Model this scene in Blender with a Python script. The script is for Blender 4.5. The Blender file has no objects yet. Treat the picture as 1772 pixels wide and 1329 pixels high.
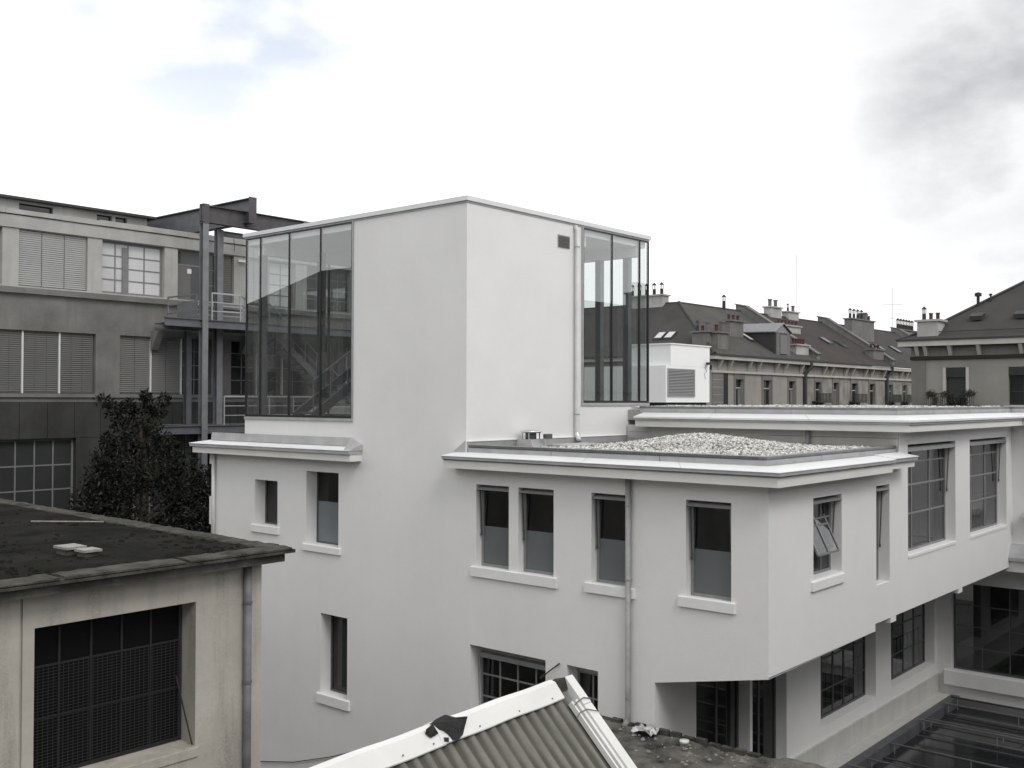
import bpy, math, random
import numpy as np
from mathutils import Vector, Matrix
random.seed(7); RNG = np.random.default_rng(7)
S = bpy.context.scene
COL = S.collection
R = math.radians

# ------------------------------------------------------------------ camera (eye at the origin, ground at -11.5 m)
YAW, PITCH, ROLL = 0.70629562, 0.0157991, 0.00271306
fw = Vector((math.cos(YAW)*math.cos(PITCH), math.sin(YAW)*math.cos(PITCH), math.sin(PITCH)))
rt0 = Vector((math.sin(YAW), -math.cos(YAW), 0)); up0 = rt0.cross(fw)
rt = math.cos(ROLL)*rt0 + math.sin(ROLL)*up0; up = math.cos(ROLL)*up0 - math.sin(ROLL)*rt0
cam = bpy.data.cameras.new('camera'); cam.lens = 1.0126467*36; cam.sensor_width = 36; cam.sensor_fit = 'HORIZONTAL'
cam.clip_start = .1; cam.clip_end = 3000
co = bpy.data.objects.new('camera', cam); COL.objects.link(co)
co.matrix_world = Matrix(((rt.x, up.x, -fw.x, 0), (rt.y, up.y, -fw.y, 0), (rt.z, up.z, -fw.z, 0), (0, 0, 0, 1)))
S.camera = co
GZ = -11.5

# ------------------------------------------------------------------ world: Nishita sky under a bright cloud layer
SUN_DIR = Vector((-.30, -.74, .85)).normalized()
W = bpy.data.worlds.new('World'); S.world = W; W.use_nodes = True
nt = W.node_tree; nt.nodes.clear()
def wn(t, **k):
    n = nt.nodes.new(t)
    for a, b in k.items(): setattr(n, a, b)
    return n
L = nt.links.new
wout = wn('ShaderNodeOutputWorld'); wmix = wn('ShaderNodeMixShader')
sky = wn('ShaderNodeTexSky', sky_type='NISHITA', sun_disc=False)
sky.sun_elevation = math.asin(SUN_DIR.z); sky.sun_rotation = math.atan2(SUN_DIR.x, SUN_DIR.y)
bg1 = wn('ShaderNodeBackground'); bg1.inputs[1].default_value = .11
bg2 = wn('ShaderNodeBackground'); bg2.inputs[1].default_value = 1.0
tc = wn('ShaderNodeTexCoord')
def wmath(op, a, b=None, clamp=False):
    n = wn('ShaderNodeMath', operation=op, use_clamp=clamp)
    for i, v in enumerate((a, b)):
        if v is None: continue
        if isinstance(v, (int, float)): n.inputs[i].default_value = v
        else: L(v, n.inputs[i])
    return n.outputs[0]
def wnoise(scale, detail, rough, zs=2.2, off=(0, 0, 0)):
    m = wn('ShaderNodeMapping'); m.inputs['Scale'].default_value = (1, 1, zs); m.inputs['Location'].default_value = off
    L(tc.outputs['Generated'], m.inputs[0])
    n = wn('ShaderNodeTexNoise'); n.inputs['Scale'].default_value = scale; n.inputs['Detail'].default_value = detail
    n.inputs['Roughness'].default_value = rough; L(m.outputs[0], n.inputs['Vector']); return n.outputs[0]
def wdir(d, a, b):
    v = wn('ShaderNodeVectorMath', operation='DOT_PRODUCT'); L(tc.outputs['Generated'], v.inputs[0]); v.inputs[1].default_value = Vector(d).normalized()
    r = wn('ShaderNodeMapRange', interpolation_type='SMOOTHSTEP'); L(v.outputs['Value'], r.inputs[0]); r.inputs[1].default_value = a; r.inputs[2].default_value = b
    return r.outputs[0]
n1 = wnoise(3.0, 7, .55); n2 = wnoise(5.0, 9, .56, 1.9, (3.1, 1.7, .4)); n4 = wnoise(7.0, 7, .5, 1.8, (.7, 2.2, 1.4))
# grey cloud bank up to the right, greyer broken cloud overhead
g1 = wdir((.940, .165, .315), .952, .9985); g2 = wdir((.962, .225, .185), .980, .9995)
br1 = wmath('ADD', wmath('MULTIPLY', wmath('SUBTRACT', n2, .36, True), 1.7), .36, True)
sep = wn('ShaderNodeSeparateXYZ'); L(tc.outputs['Generated'], sep.inputs[0])
zen = wn('ShaderNodeMapRange', interpolation_type='SMOOTHSTEP'); L(sep.outputs[2], zen.inputs[0]); zen.inputs[1].default_value = .36; zen.inputs[2].default_value = .85
over = wmath('MULTIPLY', zen.outputs[0], wmath('ADD', wmath('MULTIPLY', n1, .7), .42), True)
grey = wmath('MULTIPLY', wmath('ADD', wmath('MULTIPLY', g1, 1.05), wmath('MULTIPLY', g2, .34)), br1, True)
g3 = wdir((.95, .16, .29), .93, .992); g4 = wdir((.50, .74, .47), .945, .990)
veil = wmath('MULTIPLY', wmath('ADD', wmath('MULTIPLY', g3, 1.15), wmath('MULTIPLY', g4, .45)), wmath('ADD', wmath('MULTIPLY', wmath('SUBTRACT', n1, .5), 1.1), .42), True)
grey = wmath('MAXIMUM', grey, veil)
gsum = wmath('MAXIMUM', wmath('MULTIPLY', grey, .80), wmath('MULTIPLY', over, .55))
cc = wn('ShaderNodeMix', data_type='RGBA'); L(gsum, cc.inputs[0])
cc.inputs[6].default_value = (1.04, 1.04, 1.045, 1); cc.inputs[7].default_value = (.29, .305, .325, 1)
L(cc.outputs[2], bg2.inputs[0]); L(sky.outputs[0], bg1.inputs[0])
b1 = wdir((.51, .76, .41), .970, .9965); b2 = wdir((.775, .52, .365), .9970, .9998)
hole = wmath('MULTIPLY', wmath('ADD', wmath('MULTIPLY', b1, .75), wmath('MULTIPLY', b2, .40)), wmath('SUBTRACT', wmath('MULTIPLY', n4, 4.5), 1.75, True), True)
hole = wmath('MULTIPLY', hole, .6)
L(wmath('SUBTRACT', 1.0, hole), wmix.inputs[0]); L(bg1.outputs[0], wmix.inputs[1]); L(bg2.outputs[0], wmix.inputs[2])
L(wmix.outputs[0], wout.inputs[0])

sun = bpy.data.lights.new('sun', 'SUN'); sun.energy = .9; sun.angle = R(22); sun.color = (1, .97, .93)
so = bpy.data.objects.new('sun', sun); COL.objects.link(so)
so.rotation_euler = SUN_DIR.to_track_quat('Z', 'Y').to_euler()
S.view_settings.view_transform = 'Standard'; S.view_settings.look = 'None'
S.view_settings.exposure = .36; S.view_settings.gamma = 1
S.cycles.max_bounces = 8; S.cycles.transparent_max_bounces = 16

# ------------------------------------------------------------------ materials
M = {}
def mat(name, col, rough=.8, var=.0, scale=2., col2=None, bump=0., bscale=40., metal=0., streak=0., spec=.35, detail=6, fine=0., grime=None):
    """principled: colour varied by object-space noise (var / col2), optional vertical streaks, fine speckle, bump"""
    m = bpy.data.materials.new(name); m.use_nodes = True; t = m.node_tree; b = t.nodes['Principled BSDF']
    b.inputs['Roughness'].default_value = rough; b.inputs['Metallic'].default_value = metal; b.inputs['Specular IOR Level'].default_value = spec
    c = (*col, 1)
    b.inputs['Base Color'].default_value = c
    tcn = t.nodes.new('ShaderNodeTexCoord')
    def noise(sc, vs=(1, 1, 1), det=detail, ro=.6):
        mp = t.nodes.new('ShaderNodeMapping'); mp.inputs['Scale'].default_value = vs; t.links.new(tcn.outputs['Object'], mp.inputs[0])
        n = t.nodes.new('ShaderNodeTexNoise'); n.inputs['Scale'].default_value = sc; n.inputs['Detail'].default_value = det; n.inputs['Roughness'].default_value = ro
        t.links.new(mp.outputs[0], n.inputs['Vector']); return n.outputs[0]
    def ramp(f, a, b_):
        r = t.nodes.new('ShaderNodeMapRange'); r.inputs[1].default_value = a; r.inputs[2].default_value = b_; t.links.new(f, r.inputs[0]); return r.outputs[0]
    def mix(f, a, b_):
        x = t.nodes.new('ShaderNodeMix'); x.data_type = 'RGBA'; t.links.new(f, x.inputs[0])
        for i, v in ((6, a), (7, b_)):
            if isinstance(v, tuple): x.inputs[i].default_value = v
            else: t.links.new(v, x.inputs[i])
        return x.outputs[2]
    cur = c
    if var or col2:
        d = (*col2, 1) if col2 else tuple(max(0, v*(1-var)) for v in col)+(1,)
        cur = mix(ramp(noise(scale), .35, .68), cur, d)
    if streak:
        d = tuple(v*(1-streak) for v in (col if not grime else grime))+(1,)
        cur = mix(ramp(noise(1.6, (2.2, 2.2, .22), 5), .5, .75), cur, d)
    if fine:
        d = tuple(v*(1-fine) for v in col)+(1,)
        cur = mix(ramp(noise(55, det=3), .45, .7), cur, d)
    if not isinstance(cur, tuple): t.links.new(cur, b.inputs['Base Color'])
    if bump:
        bn = t.nodes.new('ShaderNodeBump'); bn.inputs['Strength'].default_value = bump; bn.inputs['Distance'].default_value = .02
        t.links.new(noise(bscale, det=5), bn.inputs['Height']); t.links.new(bn.outputs[0], b.inputs['Normal'])
    M[name] = m; return m
def glassmat(name, tint, refl=.9, base=.05, power=4., rough=.0):
    m = bpy.data.materials.new(name); m.use_nodes = True; t = m.node_tree; t.nodes.clear()
    o = t.nodes.new('ShaderNodeOutputMaterial'); mx = t.nodes.new('ShaderNodeMixShader'); tr = t.nodes.new('ShaderNodeBsdfTransparent'); gl = t.nodes.new('ShaderNodeBsdfGlossy')
    tr.inputs[0].default_value = (*tint, 1); gl.inputs['Roughness'].default_value = rough; gl.inputs[0].default_value = (.95, .97, .97, 1)
    lw = t.nodes.new('ShaderNodeLayerWeight'); lw.inputs[0].default_value = .5
    p = t.nodes.new('ShaderNodeMath'); p.operation = 'POWER'; p.inputs[1].default_value = power; t.links.new(lw.outputs['Facing'], p.inputs[0])
    a = t.nodes.new('ShaderNodeMath'); a.operation = 'MULTIPLY_ADD'; a.inputs[1].default_value = refl; a.inputs[2].default_value = base; t.links.new(p.outputs[0], a.inputs[0])
    t.links.new(a.outputs[0], mx.inputs[0]); t.links.new(tr.outputs[0], mx.inputs[1]); t.links.new(gl.outputs[0], mx.inputs[2]); t.links.new(mx.outputs[0], o.inputs[0])
    M[name] = m; return m
mat('plaster', (.805, .805, .80), .9, var=.075, scale=.55, bump=.25, bscale=45, streak=.03, spec=.15, fine=.04)
mat('plaster_sill', (.81, .81, .805), .85, var=.05, scale=3, bump=.08, spec=.2)
mat('fascia', (.76, .76, .73), .8, var=.07, scale=1.5, streak=.05, spec=.2)
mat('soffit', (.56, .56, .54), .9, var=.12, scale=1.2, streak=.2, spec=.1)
mat('sheet_metal', (.80, .805, .81), .5, var=.10, scale=1.3, metal=.0, spec=.4, fine=.05)
mat('zinc', (.47, .475, .48), .5, var=.3, scale=2.2, metal=.2, spec=.5, fine=.08)
mat('dark_zinc', (.27, .275, .285), .5, var=.3, scale=4, metal=.4, spec=.5)
mat('pipe_metal', (.36, .365, .365), .55, var=.3, scale=3, metal=.25, spec=.4)
mat('pipe_dull', (.20, .198, .205), .6, var=.4, scale=4, metal=.15, spec=.35)
mat('pipe_pale', (.66, .66, .65), .5, var=.12, scale=3, metal=.1)
mat('chrome', (.75, .76, .77), .22, var=.15, scale=8, metal=1)
mat('cap', (.74, .75, .76), .5, var=.06, scale=2, metal=.2)
mat('black_frame', (.018, .02, .02), .45, spec=.4)
mat('alu', (.30, .305, .305), .5, var=.15, scale=6, metal=.3)
mat('alu_dark', (.13, .135, .135), .5, var=.2, scale=6, metal=.3)
mat('frosted', (.145, .158, .165), .35, var=.16, scale=.8, spec=.5)
mat('frosted_pale', (.20, .222, .235), .3, var=.25, scale=.7, spec=.5)
mat('interior', (.22, .22, .215), .9, var=.3, scale=.8)
mat('interior_dark', (.10, .10, .098), .9, var=.3, scale=.8)
mat('curtain', (.58, .585, .59), .9, var=.15, scale=5)
mat('interior_white', (.86, .87, .87), .9, var=.06, scale=.8)
glassmat('glass', (.70, .73, .72), base=.06)
glassmat('glass_tower', (.80, .835, .825), refl=.95, base=.155, power=3.4)
glassmat('glass_dark', (.40, .42, .42), base=.05)
mat('membrane', (.13, .13, .13), .8, var=.5, scale=3, bump=.2, bscale=25)
mat('gravel_bed', (.42, .41, .39), .95, var=.3, scale=20, bump=.5, bscale=60)
def pebble_mat():
    m = mat('pebble', (.60, .59, .56), .9)
    t = m.node_tree; g = t.nodes.new('ShaderNodeNewGeometry'); r = t.nodes.new('ShaderNodeValToRGB')
    r.color_ramp.elements[0].color = (.16, .155, .145, 1); r.color_ramp.elements[1].color = (.78, .77, .74, 1)
    e = r.color_ramp.elements.new(.4); e.color = (.50, .49, .465, 1)
    t.links.new(g.outputs['Random Per Island'], r.inputs[0]); t.links.new(r.outputs[0], t.nodes['Principled BSDF'].inputs['Base Color'])
pebble_mat()
mat('concrete_grey', (.235, .232, .222), .92, scale=.6, col2=(.115, .113, .108), bump=.25, bscale=14, streak=.35, detail=11, fine=.1, spec=.06)
mat('concrete_pale', (.46, .46, .44), .92, scale=.7, col2=(.34, .338, .32), bump=.15, bscale=18, streak=.22, detail=9)
mat('concrete_panel', (.066, .066, .064), .92, scale=.6, col2=(.038, .038, .037), bump=.15, streak=.3, spec=.06)
mat('concrete_warm', (.53, .505, .455), .93, scale=.9, col2=(.39, .367, .328), bump=.35, bscale=12, streak=.3, detail=10, fine=.12, spec=.06, grime=(.36, .34, .30))
mat('concrete_edge', (.14, .137, .127), .95, scale=1.8, col2=(.03, .03, .027), bump=.4, bscale=20, streak=.5, detail=10, spec=.06)
mat('moss_roof', (.03, .029, .026), .95, scale=1.5, col2=(.007, .008, .005), bump=1.0, bscale=22, detail=13, fine=.5, streak=.4, spec=.03)
mat('rim_lichen', (.11, .107, .095), .95, scale=3.5, col2=(.02, .02, .017), bump=.6, bscale=18, detail=11, fine=.35, spec=.06)
mat('puddle_felt', (.055, .054, .05), .9, scale=3, col2=(.03, .03, .028), spec=.1)
mat('steel', (.135, .14, .155), .55, var=.25, scale=2.5, metal=.25, spec=.45)
mat('steel_pale', (.22, .228, .24), .5, var=.25, scale=3, metal=.3, spec=.45)
mat('rust_grey', (.105, .10, .105), .6, var=.3, scale=3, metal=.2)
mat('galv', (.42, .43, .44), .45, var=.15, scale=5, metal=.5)
mat('blind', (.43, .435, .43), .6, var=.08, scale=1.2)
mat('blind_mid', (.24, .24, .235), .6, var=.1, scale=1.2)
mat('blind_dark', (.175, .175, .17), .6, var=.1, scale=1.2)
mat('white_strip', (.7, .7, .7), .6)
mat('pane_dark', (.022, .024, .025), .12, var=.3, scale=.5, spec=.6)
mat('pane_grey', (.05, .053, .053), .15, var=.4, scale=.35, spec=.5)
mat('pane_pale', (.62, .63, .63), .25, var=.2, scale=.6, spec=.6)
mat('win_frame_grey', (.22, .225, .22), .6, var=.2, scale=5)
mat('wire', (.035, .035, .035), .7, spec=.2)
mat('pane_black', (.008, .008, .009), .3, spec=.12)
mat('door_grey', (.15, .15, .145), .5, var=.1)
mat('asphalt', (.06, .06, .06), .95, var=.3, scale=.3, bump=.2, spec=.06)
mat('slate', (.075, .071, .068), .75, scale=.5, col2=(.052, .05, .048), bump=.25, bscale=6, detail=10, fine=.2, spec=.06)
mat('slate_grey', (.095, .093, .086), .75, scale=.5, col2=(.068, .066, .062), bump=.25, bscale=6, detail=10, fine=.2, spec=.06)
mat('slate_red', (.072, .061, .058), .75, scale=.6, col2=(.05, .045, .043), bump=.25, bscale=6, detail=10, fine=.2, spec=.06)
mat('roof_dark', (.05, .05, .052), .6, var=.3, scale=1)
mat('stone', (.36, .345, .315), .9, scale=.4, col2=(.27, .258, .235), streak=.25, bump=.1, detail=9)
mat('stone_stained', (.33, .315, .285), .9, scale=.9, col2=(.16, .15, .135), streak=.45, detail=10)
mat('stone_pale', (.52, .50, .465), .9, scale=.6, col2=(.40, .385, .355), streak=.2)
mat('stone_grey', (.20, .195, .182), .9, scale=.5, col2=(.15, .147, .138), streak=.2)
mat('stone_render', (.30, .29, .265), .9, scale=.4, col2=(.24, .232, .21), streak=.15)
mat('chimney_render', (.47, .465, .45), .9, scale=1.0, col2=(.33, .327, .315), streak=.3)
mat('chimney_grey', (.20, .195, .185), .9, scale=1.0, col2=(.14, .137, .13), streak=.3)
mat('terracotta', (.085, .042, .036), .8, var=.35, scale=3)
mat('pot_black', (.03, .03, .03), .7)
mat('pot_grey', (.16, .15, .15), .7, var=.3, scale=3)
mat('shutter', (.045, .05, .045), .8, var=.2)
mat('awning', (.045, .05, .047), .9, var=.3, scale=3)
mat('white_paint', (.87, .88, .885), .8, var=.05, scale=.6, streak=.03)
mat('louver', (.36, .37, .37), .5, metal=.2)
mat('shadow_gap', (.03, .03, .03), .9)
mat('fibre_cement', (.235, .23, .205), .95, scale=3.0, col2=(.155, .152, .133), bump=.25, bscale=40, streak=.4, detail=10, fine=.2, spec=.06)
mat('ridge_white', (.80, .80, .78), .7, scale=1.6, col2=(.70, .70, .67), fine=.08, streak=.1)
mat('cloth_black', (.016, .016, .018), .7, bump=.3, bscale=25)
mat('tar', (.21, .20, .18), .95, scale=2.2, col2=(.018, .018, .016), bump=1.0, bscale=18, detail=13, fine=.4, spec=.04)
mat('debris', (.36, .35, .325), .9, var=.4, scale=12)
mat('foil', (.6, .6, .6), .3, metal=.8, bump=.6, bscale=12)
mat('bark', (.06, .05, .042), .95, bump=.5)
def leaf_mat(name, a, b, c):
    m = mat(name, a, .55, spec=.25); t = m.node_tree; g = t.nodes.new('ShaderNodeNewGeometry'); r = t.nodes.new('ShaderNodeValToRGB')
    r.color_ramp.elements[0].color = (*a, 1); r.color_ramp.elements[1].color = (*c, 1); e = r.color_ramp.elements.new(.6); e.color = (*b, 1)
    t.links.new(g.outputs['Random Per Island'], r.inputs[0]); t.links.new(r.outputs[0], t.nodes['Principled BSDF'].inputs['Base Color'])
leaf_mat('leaf', (.006, .008, .006), (.012, .015, .010), (.04, .043, .033))
leaf_mat('plant_leaf', (.03, .035, .028), (.05, .055, .04), (.09, .09, .06))
mat('sign_white', (.75, .76, .72), .6)
mat('lamp_white', (.8, .8, .78), .5)

def trough_dirt_shade():
    """dirt in the troughs, with painted shade between the ribs to sharpen the waves"""
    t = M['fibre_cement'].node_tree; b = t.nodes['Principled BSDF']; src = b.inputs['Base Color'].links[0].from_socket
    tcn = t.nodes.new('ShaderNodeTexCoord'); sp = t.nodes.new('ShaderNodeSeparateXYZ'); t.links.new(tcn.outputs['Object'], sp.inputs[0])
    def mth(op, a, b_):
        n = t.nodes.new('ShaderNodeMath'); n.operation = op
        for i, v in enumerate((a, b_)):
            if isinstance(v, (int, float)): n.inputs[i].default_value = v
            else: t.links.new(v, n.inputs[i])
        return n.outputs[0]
    w = mth('SINE', mth('MULTIPLY', mth('ADD', sp.outputs[0], 6.0), 2*math.pi/.142), 0)  # darkening follows the waves: trough stains plus painted rib shade
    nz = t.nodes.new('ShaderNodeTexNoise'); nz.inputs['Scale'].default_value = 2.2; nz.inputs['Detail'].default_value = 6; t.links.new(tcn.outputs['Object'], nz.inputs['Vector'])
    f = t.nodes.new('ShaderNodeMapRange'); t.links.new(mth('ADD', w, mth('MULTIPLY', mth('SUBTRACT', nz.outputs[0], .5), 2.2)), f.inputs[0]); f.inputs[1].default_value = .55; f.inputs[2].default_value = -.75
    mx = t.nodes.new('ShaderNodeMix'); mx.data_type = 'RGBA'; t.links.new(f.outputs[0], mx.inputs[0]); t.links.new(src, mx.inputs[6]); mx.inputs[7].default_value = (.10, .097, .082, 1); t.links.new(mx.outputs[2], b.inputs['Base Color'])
trough_dirt_shade()

# ------------------------------------------------------------------ mesh helpers
ORI = {}
class MB:
    def __init__(s): s.v = []; s.f = []
    def quad(s, a, b, c, d): n = len(s.v); s.v += [a, b, c, d]; s.f.append((n, n+1, n+2, n+3)); return s
    def poly(s, pts): n = len(s.v); s.v += list(pts); s.f.append(tuple(range(n, n+len(pts)))); return s
    def box(s, x0, x1, y0, y1, z0, z1):
        x0, x1 = min(x0, x1), max(x0, x1); y0, y1 = min(y0, y1), max(y0, y1); z0, z1 = min(z0, z1), max(z0, z1)
        n = len(s.v)
        s.v += [(x0, y0, z0), (x1, y0, z0), (x1, y1, z0), (x0, y1, z0), (x0, y0, z1), (x1, y0, z1), (x1, y1, z1), (x0, y1, z1)]
        s.f += [tuple(n+i for i in q) for q in ((0, 3, 2, 1), (4, 5, 6, 7), (0, 1, 5, 4), (1, 2, 6, 5), (2, 3, 7, 6), (3, 0, 4, 7))]
        return s
    def hexa(s, b, t):
        n = len(s.v); s.v += list(b)+list(t); k = len(b)
        s.f.append(tuple(n+i for i in reversed(range(k)))); s.f.append(tuple(n+k+i for i in range(k)))
        for i in range(k): j = (i+1) % k; s.f.append((n+i, n+j, n+k+j, n+k+i))
        return s
    def bar(s, a, b, w, h=None, upv=(0, 0, 1)):
        a, b = Vector(a), Vector(b); d = (b-a).normalized(); u = Vector(upv)
        if abs(d.dot(u)) > .98: u = Vector((1, 0, 0))
        x = d.cross(u).normalized()*w/2; y = x.cross(d).normalized()*(h or w)/2
        return s.hexa([tuple(a+x+y), tuple(a-x+y), tuple(a-x-y), tuple(a+x-y)], [tuple(b+x+y), tuple(b-x+y), tuple(b-x-y), tuple(b+x-y)])
    def tube(s, pts, r, k=10, caps=True):
        pts = [Vector(p) for p in pts]; n = len(s.v); rs = r if isinstance(r, (list, tuple)) else [r]*len(pts); ref = None
        for i, p in enumerate(pts):
            d = ((pts[min(i+1, len(pts)-1)]-pts[max(i-1, 0)])).normalized()
            if ref is None:
                ref = Vector((0, 0, 1)) if abs(d.z) < .9 else Vector((1, 0, 0))
            x = d.cross(ref).normalized(); y = x.cross(d).normalized(); ref = y
            for j in range(k): a = 2*math.pi*j/k; s.v.append(tuple(p+x*math.cos(a)*rs[i]+y*math.sin(a)*rs[i]))
        for i in range(len(pts)-1):
            for j in range(k): q = (j+1) % k; s.f.append((n+i*k+j, n+i*k+q, n+(i+1)*k+q, n+(i+1)*k+j))
        if caps: s.f.append(tuple(n+j for j in reversed(range(k)))); s.f.append(tuple(n+(len(pts)-1)*k+j for j in range(k)))
        return s
    def lathe(s, c, prof, k=12):
        return s.tube([(c[0], c[1], c[2]+z) for r, z in prof], [r for r, z in prof], k)
    def build(s, name, m, parent=None, smooth=False, recalc=True):
        me = bpy.data.meshes.new(name); o = bpy.data.objects.new(name, me); COL.objects.link(o)
        org = Vector((0, 0, 0))
        if parent is not None: o.parent = parent; org = ORI[parent.name]
        ORI[o.name] = org
        me.from_pydata([(v[0]-org.x, v[1]-org.y, v[2]-org.z) for v in s.v], [], s.f)
        if recalc:
            import bmesh
            bm = bmesh.new(); bm.from_mesh(me); bmesh.ops.recalc_face_normals(bm, faces=bm.faces); bm.to_mesh(me); bm.free()
        me.materials.append(M[m]); 
        if smooth:
            for p in me.polygons: p.use_smooth = True
        return o
def tag(o, label, cat, group=None, kind=None):
    if label: o['label'] = label
    if cat: o['category'] = cat
    if group: o['group'] = group
    if kind: o['kind'] = kind
    return o
def thing(name, loc, label, cat, group=None):
    o = bpy.data.objects.new(name, None); COL.objects.link(o); o.location = loc; ORI[o.name] = Vector(loc); o.empty_display_size = .3
    return tag(o, label, cat, group)
def struct(o): o['kind'] = 'structure'; return o
def link_copy(o, parent, off=(0, 0, 0)):
    c = o.copy(); COL.objects.link(c); c.parent = parent; c.location = o.location+Vector(off); ORI[c.name] = ORI[o.name]; return c

class Face:
    """vertical wall frame: axis 'X' = plane x=c seen from -x (u is y); axis 'Y' = plane y=c seen from -y (u is x); d is metres outwards"""
    def __init__(s, ax, c): s.ax = ax; s.c = c
    def p(s, u, d, z): return (s.c-d, u, z) if s.ax == 'X' else (u, s.c-d, z)
    def box(s, mb, u0, u1, d0, d1, z0, z1):
        a = s.p(u0, d0, z0); b = s.p(u1, d1, z1); return mb.box(a[0], b[0], a[1], b[1], a[2], b[2])
    def quad(s, mb, u0, u1, d, z0, z1):
        q = [s.p(u0, d, z0), s.p(u1, d, z0), s.p(u1, d, z1), s.p(u0, d, z1)]
        if s.ax == 'X': q.reverse()
        return mb.quad(*q)
    def wall(s, mb, inc, holes=(), depth=.25):
        us = sorted({round(v, 4) for r in list(inc)+[h[:4] for h in holes] for v in r[:2]}); zs = sorted({round(v, 4) for r in list(inc)+[h[:4] for h in holes] for v in r[2:4]})
        for i in range(len(us)-1):
            for j in range(len(zs)-1):
                u = (us[i]+us[i+1])/2; z = (zs[j]+zs[j+1])/2
                ins = any(r[0] < u < r[1] and r[2] < z < r[3] for r in inc); hol = any(h[0] < u < h[1] and h[2] < z < h[3] for h in holes)
                if ins and not hol: s.quad(mb, us[i], us[i+1], 0, zs[j], zs[j+1])
        for h in holes:
            d = h[4] if len(h) > 4 else depth
            for (ua, za, ub, zb) in ((h[0], h[2], h[0], h[3]), (h[1], h[2], h[1], h[3]), (h[0], h[2], h[1], h[2]), (h[0], h[3], h[1], h[3])):
                mb.quad(s.p(ua, 0, za), s.p(ub, 0, zb), s.p(ub, -d, zb), s.p(ua, -d, za))
        return mb

def window(parent, F, u0, u1, z0, z1, rec, nx=1, nz=1, fwid=.05, bar=.03, frame='alu', glass='glass', frost=None, xs=None, zs=None, frost_mat='frosted', thick=.05):
    """frame with bars; every pane is its own sub-part. frost: height above which the glass is clear"""
    mb = MB(); d0, d1 = -rec-thick, -rec
    for a in ((u0, u0+fwid, z0, z1), (u1-fwid, u1, z0, z1), (u0+fwid, u1-fwid, z0, z0+fwid), (u0+fwid, u1-fwid, z1-fwid, z1)): F.box(mb, a[0], a[1], d0, d1, a[2], a[3])
    X = [u0+fwid+(u1-u0-2*fwid)*t for t in (xs or [i/nx for i in range(nx+1)])]; Z = [z0+fwid+(z1-z0-2*fwid)*t for t in (zs or [i/nz for i in range(nz+1)])]
    for x in X[1:-1]: F.box(mb, x-bar/2, x+bar/2, d0+.008, d1-.006, z0+fwid, z1-fwid)
    for z in Z[1:-1]: F.box(mb, u0+fwid, u1-fwid, d0+.012, d1-.01, z-bar/2, z+bar/2)
    w = mb.build('window', frame, parent)
    for i in range(len(X)-1):
        for j in range(len(Z)-1):
            if frost and Z[j] < frost < Z[j+1]:
                F.box(p := MB(), X[i], X[i+1], -rec-.03, -rec-.022, Z[j], frost); p.build('frosted_pane', frost_mat, w)
                F.quad(p := MB(), X[i], X[i+1], -rec-.026, frost, Z[j+1]); p.build('pane', glass, w, recalc=False)
            else:
                F.quad(p := MB(), X[i], X[i+1], -rec-.026, Z[j], Z[j+1]); p.build('pane', glass, w, recalc=False)
    return w
def sill(w, F, u0, u1, z0, z1, out=.055, rec=.2, m='plaster_sill'):
    mb = MB(); a = [F.p(u0, -.01, z0), F.p(u1, -.01, z0), F.p(u1, out, z0), F.p(u0, out, z0)]
    b = [F.p(u0, -.01, z1+.015), F.p(u1, -.01, z1+.015), F.p(u1, out, z1), F.p(u0, out, z1)]
    mb.hexa(a, b); o = mb.build('sill', m, w); return o
def blind_box(w, F, u0, u1, z1, rec, side=1, arm=.95, h=.075):
    """slim awning cassette under the lintel with its drop arm on the jamb"""
    mb = MB(); z1 -= .035
    b = [F.p(u0+.012, -rec+.01, z1-h), F.p(u1-.012, -rec+.01, z1-h), F.p(u1-.012, .02, z1-h), F.p(u0+.012, .02, z1-h)]
    t = [F.p(u0+.012, -rec+.01, z1), F.p(u1-.012, -rec+.01, z1), F.p(u1-.012, -.03, z1-.035), F.p(u0+.012, -.03, z1-.035)]
    mb.hexa(b, t).build('blind_cassette', 'alu', w)
    for s_ in (0, 1):
        u = u0+.05 if s_ else u1-.05
        mb = MB(); mb.bar(F.p(u, -rec+.10, z1-h), F.p(u, -rec+.045, z1-h-arm), .018, .03); mb.bar(F.p(u, -rec+.05, z1-h-arm-.04), F.p(u, -rec+.05, z1-h-arm+.02), .032, .035)
        mb.build('blind_arm', 'alu' if s_ else 'alu_dark', w)

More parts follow.
